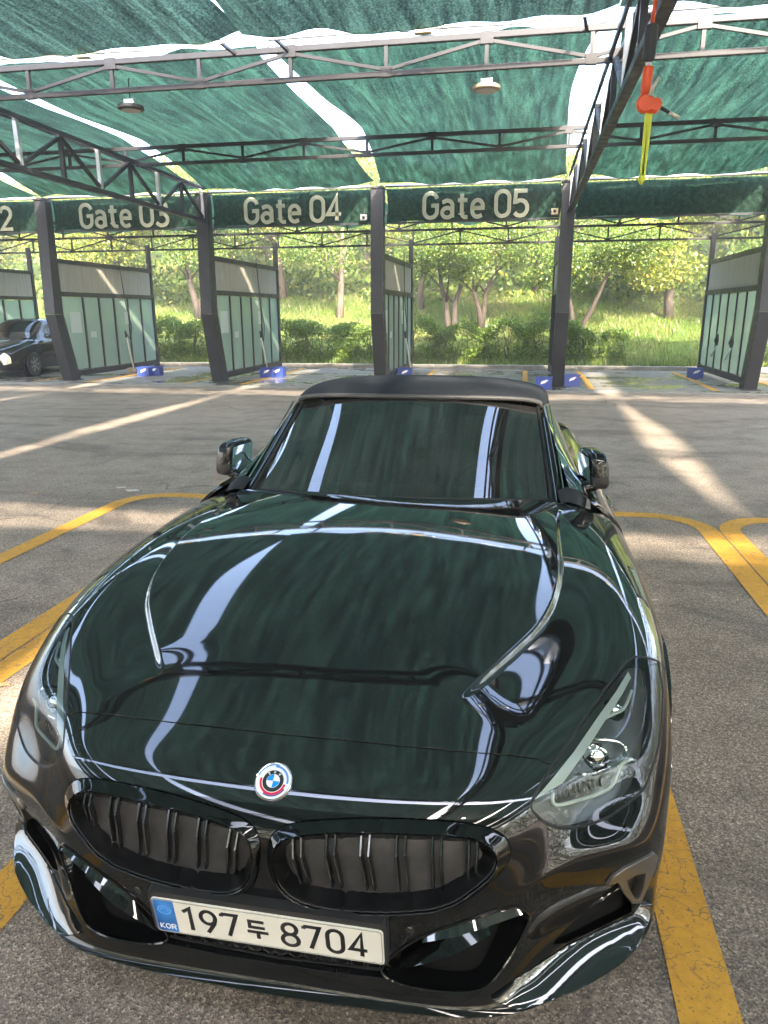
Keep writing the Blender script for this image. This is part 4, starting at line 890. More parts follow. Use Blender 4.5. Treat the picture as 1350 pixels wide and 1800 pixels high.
for k in range(12):
    def slat(mb, k=k):
        t, m, b = A3[k], B3[k], C3[k]; w = .0034
        pr = [t+(0, .0, .012), m, b+(0, 0, -.012)]; n = len(pr)
        vs = []
        for p in pr: vs += [(p[0]-w, p[1]+.016, p[2]), (p[0]-w, p[1]+.004, p[2]), (p[0]-w*.5, p[1], p[2]), (p[0]+w*.5, p[1], p[2]), (p[0]+w, p[1]+.004, p[2]), (p[0]+w, p[1]+.016, p[2])]
        fs = []
        for i in range(n-1):
            for j in range(5): fs.append((i*6+j, i*6+j+1, (i+1)*6+j+1, (i+1)*6+j))
        mb.add(vs, [tuple(reversed(f)) for f in fs])
    two(slat, 'slat', slat_m, rings, smooth=False)
# shutter panel behind the slats
shut = region('shutter', ['kid_hole'], greyback, CAR, off=-.028, gap=.012, flange=0)
for o, r in zip(shut, rings): o.parent = r
# ---- side intakes with blades, centre grille mesh
region('intake_duct', ['intake'], gloss, CAR, off=-.004, gap=.001, flange=.06, round_=.002, onlyflange=True)
two(lambda mb: mb.tube(np.vstack([(S(*intake.T)+SN(*intake.T)*.001), (S(*intake.T)+SN(*intake.T)*.001)[:1]]), .0035, 6), 'intake_bezel', gloss, (CAR, CAR))
region('intake_back', ['intake'], dark_void, CAR, off=-.062, gap=-.004, flange=0)
def blade(pa, pb, d0, d1, th, da=0.):
    def fn(mb):
        a = on_skin(pa, d0+da); b = on_skin(pb, d0); a2 = on_skin(pa, d1); b2 = on_skin(pb, d1)
        n = len(pa); vs = np.vstack([a, b, b2, a2]); fs = []
        for i in range(n-1):
            for j in range(4): p, q = j*n, ((j+1) % 4)*n; fs.append((p+i, q+i, q+i+1, p+i+1))
        mb.add(vs, fs)
    return fn
two(blade([(745, 1642), (800, 1622), (850, 1606), (905, 1594)], [(742, 1656), (800, 1646), (850, 1630), (918, 1606)], .002, -.05, .01, -.03), 'intake_blade', paint, (CAR, CAR))
two(blade([(700, 1708), (740, 1690), (800, 1668), (868, 1640)], [(700, 1716), (742, 1706), (800, 1690), (868, 1654)], -.016, -.058, .01, -.025), 'intake_blade', gloss, (CAR, CAR))
region('lower_grille', ['lowg'], plastic, CAR, off=-.03, gap=-.003, flange=0, both=True)
def hexgrill(mb):
    for i in range(9):
        for j in range(2):
            x = .012+i*.036+(j % 2)*.018; z = .234+j*.034
            if x > .25: continue
            pts = [(x+.017*math.cos(a), .062, z+.017*math.sin(a)) for a in np.radians(np.arange(30, 391, 60))]
            mb.tube(pts, .0022, 4)
    mb.bar((0, .055, .218), (.26, .062, .222), .004, .006)
two(hexgrill, 'grille_mesh', plastic, (CAR, CAR))
region('curtain_duct', ['curtain'], gloss, CAR, off=-.003, gap=.0, flange=.04, onlyflange=True)
region('curtain_back', ['curtain'], dark_void, CAR, off=-.03, gap=-.004, flange=0)
def curt(mb):
    for k in range(3):
        a = on_skin(Z6([(690+50*k, 600-36*k), (740+52*k, 575-30*k), (850+38*k, 500-22*k)]), -.012); mb.tube(a, .0022, 5)
    a = on_skin(Z6([(690, 595), (760, 525), (850, 448)]), -.010); mb.tube(a, .002, 5)
two(curt, 'mesh_bar', gloss, (CAR, CAR))
region('trim_pocket', ['trim_hole'], plastic, CAR, off=-.018, gap=-.003, flange=0)
def sens(c_px, r, off):
    def fn(mb):
        uv = pix_uv([c_px]); c = S(uv[:, 0], uv[:, 1])[0]; n = Vector(SN(uv[:, 0], uv[:, 1])[0]); c = Vector(c)+n*off
        a = n.orthogonal().normalized(); b = n.cross(a); m = 20
        prof = [(r*1.0, -.004), (r*1.0, .0012), (r*.9, .0018), (r*.86, .0004), (0, .0006)]
        vs = []; fs = []
        for k in range(m):
            t = 2*math.pi*k/m
            for rr, h in prof: vs.append(c+(a*math.cos(t)+b*math.sin(t))*rr+n*h)
        q = len(prof)
        for k in range(m):
            for j in range(q-1): fs.append((k*q+j, ((k+1) % m)*q+j, ((k+1) % m)*q+j+1, k*q+j+1))
        mb.add(vs, fs)
    return fn
two(sens((720, 1636), .0105, .0), 'parking_sensor', paint, (CAR, CAR))
two(sens(Z6([(1000, 390)])[0], .011, -.015), 'parking_sensor', paint, (CAR, CAR))
# ---- headlights
lens = region('headlight', ['lamp'], lensglass, CAR, off=-.001, gap=.0022, flange=.012)
hb = region('lamp_bowl', ['lamp'], lampgrey, CAR, off=-.045, gap=.004, flange=0)
hbw = region('lamp_wall', ['lamp'], plastic, CAR, off=-.004, gap=.004, flange=.042, onlyflange=True)
for a in (hb, hbw):
    for o, r in zip(a, lens): o.parent = r
two(lambda mb: mb.tube(np.vstack([S(*dens(lamp_uv, .012).T)+SN(*dens(lamp_uv, .012).T)*-.003, (S(*lamp_uv[:1].T)+SN(*lamp_uv[:1].T)*-.003)]), .0045, 6), 'gasket', rubber, lens)
def ribbon(pa, pb, off, th=.006):
    return blade(pa, pb, off, off-th, th)
L5 = Z5
two(ribbon(L5([(925, 225), (860, 330), (760, 470), (640, 650), (520, 810), (435, 918)]), L5([(940, 260), (895, 345), (800, 490), (690, 670), (585, 830), (500, 880)]), -.012, .03), 'light_guide', drl, lens)
def ltube(pp, off, r):
    def fn(mb): mb.tube(crom(on_skin(L5(pp), off), 3, False), r, 8)
    return fn
two(ltube([(545, 880), (545, 935), (580, 950), (700, 915), (800, 880), (850, 850), (880, 790), (905, 730), (960, 700)], -.018, .0045), 'daytime_light', drl, lens)
two(ltube([(800, 470), (850, 445), (905, 420), (935, 370), (955, 320)], -.02, .004), 'daytime_light', drl, lens)
two(ltube([(700, 575), (780, 575), (860, 585), (910, 605), (940, 650), (900, 720), (800, 780), (700, 790)], -.026, .004), 'reflector_rim', chrome, lens)
def projlens(c, r, off):
    def fn(mb):
        p = Vector(on_skin(L5([c]), off)[0]); d = Vector((.15, -1, .12)).normalized(); a = d.orthogonal().normalized(); b = d.cross(a)
        prof = [(r*1.15, -.03), (r*1.15, 0), (r, .002)]+[(r*math.cos(t), .012*math.sin(t)+.002) for t in np.linspace(.2, math.pi/2, 6)]
        vs = []; fs = []; m = 24; q = len(prof)
        for k in range(m):
            t = 2*math.pi*k/m
            for rr, h in prof: vs.append(p+(a*math.cos(t)+b*math.sin(t))*rr+d*h)
        for k in range(m):
            for j in range(q-1): fs.append((k*q+j, ((k+1) % m)*q+j, ((k+1) % m)*q+j+1, k*q+j+1))
        mb.add(vs, fs)
    return fn
two(projlens((790, 690), .030, -.042), 'projector', chrome, lens)
two(projlens((880, 420), .022, -.040), 'projector', chrome, lens)
def fins(mb):
    for k in range(9):
        x = 590+k*27; a = on_skin(L5([(x, 845-k*4), (x+8, 920-k*9)]), -.03); mb.bar(a[0], a[1], .004, .008)
two(fins, 'cooling_fins', plastic, lens)
# ---- emblem
def frame_at(c_px, off=0.):
    uv = pix_uv([c_px]); c = Vector(S(uv[:, 0], uv[:, 1])[0]); n = Vector(SN(uv[:, 0], uv[:, 1])[0]); n.x = 0; n.normalize(); c.x = 0
    a = Vector((1, 0, 0)); b = n.cross(a); return c+n*off, a, b, n
ec, ea, eb, en = frame_at((480, 1374), .0015)
def epoint(x, y, h): return ec+ea*x+eb*y+en*h
def disc(r0, r1, a0, a1, h, n=40, th=.0):
    mb = MB(); vs = []; fs = []
    for k in range(n+1):
        t = R_(a0+(a1-a0)*k/n); vs += [epoint(r0*math.cos(t), r0*math.sin(t), h), epoint(r1*math.cos(t), r1*math.sin(t), h)]
    for k in range(n): fs.append((2*k, 2*k+1, 2*k+3, 2*k+2))
    return mb.add(vs, fs)
e_white = mat('enamel_white', (.78, .80, .80), .12); e_blue = mat('enamel_blue', (.01, .27, .72), .12); e_lblue = mat('enamel_light_blue', (.10, .27, .66), .12)
e_dblue = mat('enamel_violet', (.10, .10, .30), .12); e_red = mat('enamel_red', (.68, .03, .07), .12); e_black = mat('enamel_grey', (.03, .035, .035), .12)
mbx = MB(); prof = [(.0425, -.004), (.0425, .0015), (.0405, .0035), (.0385, .0022), (0, .0022)]
vs = []; fs = []; q = len(prof); m = 48
for k in range(m):
    t = 2*math.pi*k/m
    for rr, h in prof: vs.append(epoint(rr*math.cos(t), rr*math.sin(t), h))
for k in range(m):
    for j in range(q-1): fs.append((k*q+j, ((k+1) % m)*q+j, ((k+1) % m)*q+j+1, k*q+j+1))
EMB = mbx.add(vs, fs).build('emblem', chrome, CAR); smooth_by_angle(EMB.data, 50)
h = .0026
disc(0, .0385, 0, 360, h, 60).build('white_ring', e_white, EMB)
disc(.0300, .0345, -5, 92, h+.0003).build('blue_arc', e_lblue, EMB)
disc(.0345, .0375, 80, 165, h+.0003).build('blue_arc', e_lblue, EMB)
disc(.0300, .0335, -120, -28, h+.0003).build('violet_arc', e_dblue, EMB)
disc(.0250, .0300, -190, -10, h+.0004).build('red_arc', e_red, EMB)
disc(0, .0235, 0, 360, h+.0005).build('grey_ring', e_black, EMB)
disc(0, .0150, 0, 360, h+.0009).build('white_centre', e_white, EMB)
disc(0, .0143, 90, 180, h+.0012, 14).build('blue_quarter', e_blue, EMB)
disc(0, .0143, 270, 360, h+.0012, 14).build('blue_quarter', e_blue, EMB)
for ch, an in (('B', 128), ('M', 90), ('W', 52)):
    t = R_(an)
    def efn(a, b, d, t=t): 
        r = .0165+b*.0055; x = (a-.3)*.0055
        return epoint(r*math.cos(t)+x*math.sin(t), r*math.sin(t)-x*math.cos(t), h+.001+d)
    strokes(GL[ch], efn, .16, 0, .0006).build('letter', e_white, EMB, fix=True)
# ---- number plate
PT, PB_ = Vector((0, .004, .388)), Vector((0, .024, .278))
pz = (PT-PB_).normalized(); pn = Vector((1, 0, 0)).cross(pz)
pc = (PT+PB_)/2
def pfn(a, b, d): return pc+Vector((1, 0, 0))*a+pz*b+pn*d
def rrect(hx, hy, r, n=5): 
    o = []
    for cx, cy, a0 in ((hx-r, hy-r, 0), (-hx+r, hy-r, 90), (-hx+r, -hy+r, 180), (hx-r, -hy+r, 270)): o += arc(cx, cy, r, r, a0, a0+90, n)
    return o
HOLD = MB().prism([(a, b+.006) for a, b in rrect(.268, .066, .012)], pfn, -.03, -.001).build('plate_holder', plastic, CAR, bevel=.001, fix=True)
PLATE = MB().prism(rrect(.260, .055, .010), pfn, -.001, .002).build('number_plate', platewhite, CAR, fix=True)
strokes([rrect(.2565, .0515, .008)+[rrect(.2565, .0515, .008)[0]]], pfn, .0016, .002, .0032).build('rim', mat('plate_rim', (.30, .29, .26), .4), PLATE, fix=True)
lp = [(a, b) for a, b in rrect(.260, .055, .010) if a < -.2]
MB().prism(sorted([(a+.0008, b*.97) for a, b in lp], key=lambda q: q[1], reverse=True)+[(-.208, -.0533), (-.208, .0533)], pfn, .0012, .0026).build('blue_band', plateblue, PLATE, fix=True)
strokes([arc(-.232, .020, .015, .013, 0, 360, 24)], pfn, .004, .0026, .0030).build('emblem_ring', mat('plate_emblem', (.06, .28, .66), .3), PLATE, fix=True)
strokes([arc(-.232, .020, .009, .007, -20, 200, 10)], pfn, .004, .0026, .0030).build('emblem_swirl', MATS['plate_emblem'], PLATE, fix=True)
kx = -.251
for ch in 'KOR': strokes(glyph(ch, kx, -.042, .020, .016), pfn, .0026, .0026, .0030).build('letter', e_white, PLATE, fix=True); kx += .0135
px_ = -.194
for ch, wdt in (('1', .044), ('9', .050), ('7', .052), ('du', .066), ('8', .050), ('7', .050), ('0', .050), ('4', .05)):
    if ch == 'du': strokes([[(px_+a*.050, -.030+b*.058) for a, b in p] for p in GL[ch]], pfn, .0085, .002, .0028).build('character', plateblack, PLATE, fix=True)
    else: strokes(glyph(ch, px_, -.037, .064, .074), pfn, .0095, .002, .0028).build('character', plateblack, PLATE, fix=True)
    px_ += wdt+(.012 if ch == 'du' else 0)+(.006 if ch == '7' and px_ < -.05 else 0)
# ---- flanks, cabin, wheels
def interp(x, xs, ys): return np.interp(x, xs, ys)
_ve = np.linspace(0, NV-1, 200); EDGE = S(np.full(200, NU-1.0), _ve)
WY = [.42, .5, .675, .83, 1.16, 1.745, 2.2, 2.8, 3.3, 3.8, 3.95]; WX = [.890, .905, .922, .930, .934, .932, .927, .93, .934, .918, .905]
BY = [1.745, 2.2, 2.8, 3.3, 3.7, 3.95]; BZ = [.875, .895, .910, .90, .875, .84]
def side_x(y, z):
    w = interp(y, WY, WX); zt = interp(y, [0, 1.6, 1.75], [1.5, 1.5, .72])
    return w-4.9*np.maximum(0, z-zt)**2-.060*np.clip((.52-z)/.34, 0, 1)**2+.004*np.exp(-((np.hypot(y-.86, z-.335)-.385)/.035)**2)*(z < .75)+.010*np.exp(-((np.hypot(y-3.33, z-.335)-.395)/.04)**2)
def edge_z(y): return interp(y, EDGE[:, 1], EDGE[:, 2])-.004
def circ_arc(cy, cz, r, a0, a1, n=28): return [(cy+r*math.cos(R_(a0+(a1-a0)*k/n)), cz+r*math.sin(R_(a0+(a1-a0)*k/n))) for k in range(n+1)]
def yz_panel(name, outline, material, parent, step=.03, flange=.02, xf=side_x):
    P = []
    for k in range(len(outline)):
        a = np.array(outline[k]); b = np.array(outline[(k+1) % len(outline)]); m = max(1, int(np.linalg.norm(b-a)/.02))
        for j in range(m): P.append(a+(b-a)*j/m)
    P = np.array(P); n = len(P); lo, hi = P.min(0), P.max(0)
    gy, gz = np.meshgrid(np.arange(lo[0], hi[0], step), np.arange(lo[1], hi[1], step)); g = np.stack([gy.ravel(), gz.ravel()], 1); g = g[inpoly(g, P)]
    r = geometry.delaunay_2d_cdt([Vector(q) for q in np.vstack([P, g])], [(i, (i+1) % n) for i in range(n)], [], 0, 1e-5)
    V = np.array([tuple(v) for v in r[0]]); T = np.array([f for f in r[2] if len(f) == 3]); T = T[inpoly(V[T].mean(1), P)]
    A = V[T]; ar = (A[:, 1, 0]-A[:, 0, 0])*(A[:, 2, 1]-A[:, 0, 1])-(A[:, 2, 0]-A[:, 0, 0])*(A[:, 1, 1]-A[:, 0, 1]); T[ar < 0] = T[ar < 0][:, ::-1]
    f = lambda y, z: np.stack([xf(y, z), y, z], -1)
    X = f(V[:, 0], V[:, 1]); e = .003
    N = np.cross(f(V[:, 0]+e, V[:, 1])-f(V[:, 0]-e, V[:, 1]), f(V[:, 0], V[:, 1]+e)-f(V[:, 0], V[:, 1]-e)); N /= np.linalg.norm(N, axis=1)[:, None]
    nb = len(X); Xf = f(P[:, 0], P[:, 1]); inn = Xf.copy(); inn[:, 0] -= flange; fl = np.roll(Xf, -1, 0)-np.roll(Xf, 1, 0)
    on = np.cross(fl, np.array([1., 0, 0])); on /= np.linalg.norm(on, axis=1)[:, None]+1e-9
    V3 = np.vstack([X, Xf, inn]); N3 = np.vstack([N, on, on]); F = [tuple(t) for t in T]+[(nb+i, nb+n+i, nb+n+(i+1) % n, nb+(i+1) % n) for i in range(n)]
    for sg in (1, -1):
        me = bpy.data.meshes.new(name); s = np.array([sg, 1, 1]); me.from_pydata((V3*s).tolist(), [], [tuple(int(i) for i in (q if sg > 0 else q[::-1])) for q in F]); me.shade_smooth()
        me.normals_split_custom_set_from_vertices((N3*s).tolist()); yield mesh_obj(name, me, material, parent)
ys = np.arange(.44, 1.5, .03)
fender_out = [(.44, .20)]+[(.50, .21)]+circ_arc(.86, .335, .368, 200, -20)[0:]+[(1.30, .20), (1.50, .20), (1.50, float(edge_z(1.5)))]+[(float(y), float(edge_z(y))) for y in ys[::-1]]
list(yz_panel('front_fender', fender_out, paint, CAR))
bt = lambda y: float(interp(y, BY, BZ))
door_out = [(1.504, .21), (2.70, .21), (2.76, .45), (2.70, .70), (2.62, bt(2.62))]+[(y, bt(y)) for y in np.arange(2.55, 1.76, -.1)]+[(1.752, bt(1.752)), (1.75, .745), (1.69, .716), (1.504, .712)]
DOORS = list(yz_panel('door', door_out, paint, CAR))
quarter = [(2.704, .21), (2.95, .21)]+circ_arc(3.33, .335, .378, 200, -20)+[(3.80, .20), (3.95, .22)]+[(3.95, bt(3.95))]+[(y, bt(y)) for y in np.arange(3.85, 2.63, -.1)]+[(2.624, bt(2.624)), (2.704, .70), (2.764, .45)]
list(yz_panel('rear_quarter', quarter, paint, CAR))
sill = [(1.27, .15), (2.93, .15), (2.93, .205), (1.27, .205)]
list(yz_panel('side_skirt', sill, gloss, CAR, xf=lambda y, z: side_x(y, z)+.004))
# door handle
for sg, d in zip((1, -1), DOORS):
    mb = MB(); pts = [(sg*(float(side_x(y, .70))+h), y, .70) for y, h in ((2.36, .004), (2.39, .022), (2.48, .026), (2.57, .022), (2.60, .004))]; mb.tube(pts, .012, 8); mb.build('door_handle', paint, d, smooth=True)
# cowl, windscreen, pillars
def loft(rows, name, material, parent, n=24, mirror=True, nr=None):
    """rows of (x,y,z) control points (right half); smooth loft mirrored to full width"""
    rows = np.array(rows, float)
    if mirror: rows = np.concatenate([rows[:, :0:-1]*np.array([-1, 1, 1]), rows], 1)
    a, b = rows.shape[:2]; U = np.linspace(0, b-1, n*2+1); V = np.linspace(0, a-1, nr or n)
    C = np.einsum('av,vuk,bu->abk', pfit(a, .003), rows, pfit(b, .003)); P = np.einsum('na,abk,mb->nmk', bspl(V, a), C, bspl(U, b))
    o = MB().grid(P).build(name, material, parent, smooth=True); return o, P
ws, WSP = loft([[(0, 1.49, .90), (.25, 1.515, .898), (.48, 1.60, .886), (.645, 1.705, .866)],
            [(0, 1.72, 1.022), (.24, 1.742, 1.018), (.455, 1.815, 1.000), (.628, 1.92, .965)],
            [(0, 1.95, 1.136), (.23, 1.97, 1.130), (.435, 2.035, 1.110), (.608, 2.13, 1.075)],
            [(0, 2.17, 1.236), (.22, 2.185, 1.230), (.415, 2.24, 1.212), (.586, 2.325, 1.182)]], 'windscreen', tintglass, CAR, 20)
def pillar(mb):
    a = WSP[:, -1]; 
    for i in range(len(a)): pass
    n = len(a); rows = []
    for i in range(n):
        p = a[i]; t = i/(n-1); w = .062-.018*t
        rows.append([p+np.array((-.012, -.004, .006)), p+np.array((.012, -.002, .012)), p+np.array((w*.55, .012, .010)), p+np.array((w*.9, .035, -.004)), p+np.array((w, .055, -.03))])
    mb.grid(np.array(rows)[:, ::-1])
two(pillar, 'pillar', gloss, (CAR, CAR))
def seal(mb):
    a = WSP[:, -1]+np.array((-.010, -.004, .008)); mb.tube(a, .007, 6)
two(seal, 'screen_seal', rubber, (CAR, CAR))
def edge_trim(mb):
    a = WSP[:, -1]+np.array((.046, .024, .008)); mb.tube(a, .004, 6)
two(edge_trim, 'pillar_trim', chrome, (CAR, CAR))
# cowl strip and wipers
mbc = MB(); rows = []
for k in range(31):
    x = -.66+1.32*k/30; q = abs(x)/.645; y = 1.49+.215*q**1.9; z = .905-.036*q**2; rows.append([(x, y-.06, z-.03), (x, y-.01, z-.012), (x, y+.03, z+.012)])
mbc.grid(np.array(rows)).build('cowl', plastic, CAR, smooth=True)
for sx in (1, -1):
    mb = MB(); pts = [(-.50+.30*sx, 1.70-.1*(sx > 0)+.02, .885) for _ in range(1)]
    x0 = .62 if sx > 0 else -.05; x1 = .02 if sx > 0 else -.58
    pts = []
    for t in np.linspace(0, 1, 8):
        x = x0+(x1-x0)*t; q = abs(x)/.645; pts.append((x, 1.49+.215*q**1.9+.020, .905-.036*q**2+.020))
    mb.tube(pts, .007, 6); mb.build('wiper', rubber, CAR, smooth=True)
def corner_piece(mb):
    mb.add([], []); P = [[(.67, 1.70, .885), (.70, 1.69, .890), (.745, 1.71, .875), (.77, 1.75, .850)], [(.66, 1.73, .905), (.70, 1.74, .912), (.75, 1.77, .898), (.78, 1.80, .868)], [(.66, 1.78, .915), (.70, 1.80, .928), (.75, 1.83, .905), (.785, 1.86, .876)]]
    mb.grid(np.array(P)[:, ::-1])
two(corner_piece, 'pillar_foot', rubber, (CAR, CAR))
# soft top
def roof_row(y, zc, ze, w):
    o = []
    for t in np.linspace(0, 1, 9):
        a = t*math.pi/2; x = w*math.sin(a)**.80; z = ze+(zc-ze)*math.cos(a)**.62; o.append((x, y, z))
    return o
def bend(row, dy): return [(x, y+dy*(x/.6)**2, z) for x, y, z in row]
top_rows = [bend(roof_row(2.175, 1.240, 1.186, .592), .15), bend(roof_row(2.20, 1.262, 1.195, .604), .15), bend(roof_row(2.30, 1.288, 1.190, .612), .12), bend(roof_row(2.45, 1.304, 1.180, .625), .09), bend(roof_row(2.70, 1.300, 1.165, .64), .05),
            roof_row(2.95, 1.262, 1.13, .65), roof_row(3.15, 1.18, 1.06, .655), roof_row(3.32, 1.06, .97, .66), roof_row(3.45, .92, .87, .66)]
st, STP = loft(top_rows, 'soft_top', softtop, CAR, 16, nr=48)
mb = MB(); hp = [(x, y-.008, z+.004) for x, y, z in [(-a, b, c) for a, b, c in top_rows[0][:0:-1]]+top_rows[0]]; mb.tube(hp, .011, 8); mb.build('header_seal', mat('seal_grey', (.05, .05, .05), .5), CAR, smooth=True)
# side windows
def sidewin(mb):
    y = np.linspace(1.80, 2.95, 20); rows = []
    for t in np.linspace(0, 1, 6):
        r = []
        for yy in y:
            zb = bt(yy)-.01; zt = float(np.interp(yy, [1.80, 2.33, 2.5, 2.8, 2.95], [.90, 1.185, 1.19, 1.165, 1.12])); zt = max(zt, zb+.005)
            xb = float(side_x(np.array(yy), np.array(zb)))-.012; xt = float(np.interp(yy, [1.80, 2.33, 2.95], [.715, .605, .64]))
            r.append((xb+(xt-xb)*t+.012*math.sin(math.pi*t), yy, zb+(zt-zb)*t))
        rows.append(r)
    mb.grid(np.array(rows)[:, ::-1])
for o, d in zip(two(sidewin, 'side_window', tintglass, DOORS), DOORS): pass
def belt(mb):
    mb.tube([(float(side_x(np.array(y), np.array(bt(y))))-.004, y, bt(y)+.004) for y in np.linspace(1.78, 2.95, 14)], .007, 6)
two(belt, 'belt_trim', gloss, DOORS)
# rear deck and tail
deck = []
for y in np.linspace(2.95, 3.95, 14):
    r = []
    for t in np.linspace(0, 1, 10):
        xe = float(side_x(np.array(y), np.array(bt(y)))); r.append((xe*t, y, bt(y)+.035*(1-t*t)))
    deck.append(r)
loft(deck, 'rear_deck', paint, CAR, 12)
tail = []
for z, s, w in ((.22, .96, .86), (.30, 1.0, .90), (.50, 1.03, .915), (.68, 1.02, .912), (.76, 1.0, .90), (.82, 1.02, .86), (.85, 1.02, .82), (.86, .9, .78)):
    r = []
    for t in np.linspace(0, 1, 12):
        a = t*math.pi/2; r.append((w*math.sin(a)**.75, 3.95+.36*s*math.cos(a)**.55, z))
    tail.append(r)
loft(tail[::-1], 'rear_bumper', paint, CAR, 14)
def tlamp(mb):
    for k in range(1):
        P = []
        for z in np.linspace(.69, .74, 4):
            P.append([(.912*math.sin(a)**.75*1.004, 3.955+.365*math.cos(a)**.55, z) for a in np.linspace(.45, 1.5, 14)])
        mb.grid(np.array(P)[::-1])
two(tlamp, 'tail_light', mat('tail_red', (.25, .01, .012), .12), (CAR, CAR))
MB().box((-.80, .30, .13), (.80, 4.1, .15)).build('underbody', dark_void, CAR)
MB().box((-.86, 1.30, .15), (.86, 2.9, .32)).build('floor_pan', dark_void, CAR)
MB().box((-.80, 2.95, .30), (.80, 3.9, .86)).build('rear_bulkhead', dark_void, CAR)
# cabin
cabin = mat('cabin_black', (.010, .010, .010), .65)
loft([[(0, 1.50, .86), (.3, 1.54, .86), (.64, 1.72, .84)], [(0, 1.75, .90), (.3, 1.78, .90), (.66, 1.85, .86)], [(0, 1.95, .86), (.3, 1.97, .85), (.68, 2.0, .80)], [(0, 2.0, .6), (.3, 2.0, .6), (.68, 2.02, .6)]], 'dashboard', cabin, CAR, 10)
for sx in (-.37, .37):
    mb = MB(); 
    mb.box((sx-.24, 2.35, .40), (sx+.24, 2.85, .56)); mb.add([(sx-.24, 2.78, .5), (sx+.24, 2.78, .5), (sx+.20, 2.95, 1.05), (sx-.20, 2.95, 1.05), (sx-.24, 2.92, .5), (sx+.24, 2.92, .5), (sx+.20, 3.05, 1.05), (sx-.20, 3.05, 1.05)], [(0, 1, 2, 3), (5, 4, 7, 6), (0, 3, 7, 4), (1, 5, 6, 2), (3, 2, 6, 7)])
    mb.box((sx-.13, 2.94, 1.05), (sx+.13, 3.03, 1.19)); mb.build('seat', cabin, CAR, bevel=.03, fix=True)
mb = MB(); mb.tube([(.37+.18*math.cos(a), 2.12-.06*math.sin(a), .80+.165*math.sin(a)) for a in np.linspace(0, 2*math.pi, 25)], .014, 8); mb.bar((.20, 2.12, .80), (.54, 2.12, .80), .03, .04); mb.build('steering_wheel', cabin, CAR, smooth=True)
mb = MB(); mb.box((-.11, 2.13, 1.145), (.11, 2.155, 1.205)); mb.bar((0, 2.15, 1.2), (0, 2.2, 1.232), .03, .02); mb.build('rear_view_mirror', cabin, CAR, bevel=.006, fix=True)
# folded wing mirrors
def superell(mb, c, ax, e=.75, n=22, m=14, zlo=-1, zhi=1, rot=None, shear=(0, 0)):
    P = []; sp = lambda v, k: math.copysign(abs(v)**k, v)
    for i in range(m+1):
        ph = math.asin(max(-1, min(1, zlo+(zhi-zlo)*i/m))); r = []
        for j in range(n+1):
            th = 2*math.pi*j/n; p = Vector((ax[0]*sp(math.cos(ph), e)*sp(math.cos(th), e), ax[1]*sp(math.cos(ph), e)*sp(math.sin(th), e), ax[2]*sp(math.sin(ph), e)))
            p.x += shear[0]*p.z; p.y += shear[1]*p.z
            if rot: p = rot @ p
            r.append(tuple(p+Vector(c)))
        P.append(r)
    mb.grid(P)
mrot = Matrix.Rotation(R_(12), 3, 'Z')
MC = (.818, 1.99, .972); MA = (.043, .108, .080)
mirs = two(lambda mb: superell(mb, MC, MA, .48, rot=mrot, zlo=-.05, shear=(-.12, .1)), 'wing_mirror', dimmed_paint, (CAR, CAR))
two(lambda mb: superell(mb, MC, (MA[0]*.985, MA[1]*.985, MA[2]), .48, rot=mrot, zhi=-.05, shear=(-.12, .1)), 'mirror_housing', plastic, mirs)
def mglass(mb):
    P = []
    for i in range(7):
        r = []
        for j in range(9):
            z = -.8+1.6*i/6; y = -.8+1.6*j/8; k = math.sqrt(max(0, 1-.35*max(abs(z), abs(y))**4)); p = mrot @ Vector((-MA[0]*1.0-.12*z*MA[2], MA[1]*y*.95, MA[2]*z*.92)); r.append(tuple(p+Vector(MC)))
        P.append(r)
    mb.grid(np.array(P)[::-1])
two(mglass, 'mirror_glass', chrome, mirs)
two(lambda mb: mb.tube([(.765, 1.93, .880), (.785, 1.93, .898), (.815, 1.93, .906), (.835, 1.935, .912)], [.03, .026, .024, .02], 10), 'mirror_arm', gloss, mirs)
# wheels
tyre_m = mat('tyre_rubber', (.018, .018, .018), .75); rim_m = mat('rim_dark', (.06, .06, .065), .25, .8)
def wheel(y, sg):
    w = thing('x', None, None); w.name = 'wheel'; w.parent = CAR; w.location = (sg*.765, y, .335)
    for k in ('label', 'category'): 
        if k in w: del w[k]
    h = .12
    t = MB().lathe([(.24, -h), (.30, -h*1.02), (.328, -h*.9), (.335, -h*.6), (.335, h*.6), (.328, h*.9), (.30, h*1.02), (.24, h)], 48, 'x').build('tyre', tyre_m, w); smooth_by_angle(t.data, 50)
    r = MB(); r.lathe([(.24, -h), (.245, -h*.95), (.235, -h*.8), (.225, 0), (.225, h*.7), (.240, h*.98), (.247, h)], 48, 'x')
    o = r.build('rim', rim_m, w); smooth_by_angle(o.data, 40)
    hx = sg*h*.72
    for k in range(10):
        a = k*math.pi/5; b = a+.10; m = MB(); m.bar((hx*.8, .03*math.cos(a), .03*math.sin(a)), (hx, .235*math.cos(b), .235*math.sin(b)), .028, .022, up=(1, 0, 0)); m.build('spoke', rim_m, w, bevel=.003)
    MB().lathe([(0, hx*1.0), (.035, hx*.98), (.045, hx*.8), (.045, 0)] if sg > 0 else [(.045, 0), (.045, hx*.8), (.035, hx*.98), (0, hx)], 20, 'x').build('hub', rim_m, w)
    MB().lathe([(.0, sg*.02), (.17, sg*.02), (.17, sg*.04), (0, sg*.04)], 32, 'x').build('brake_disc', mat('disc_steel', (.3, .3, .3), .35, .8) if 'disc_steel' not in MATS else MATS['disc_steel'], w)
for y in (.86, 3.33):
    for sg in (1, -1): wheel(y, sg)
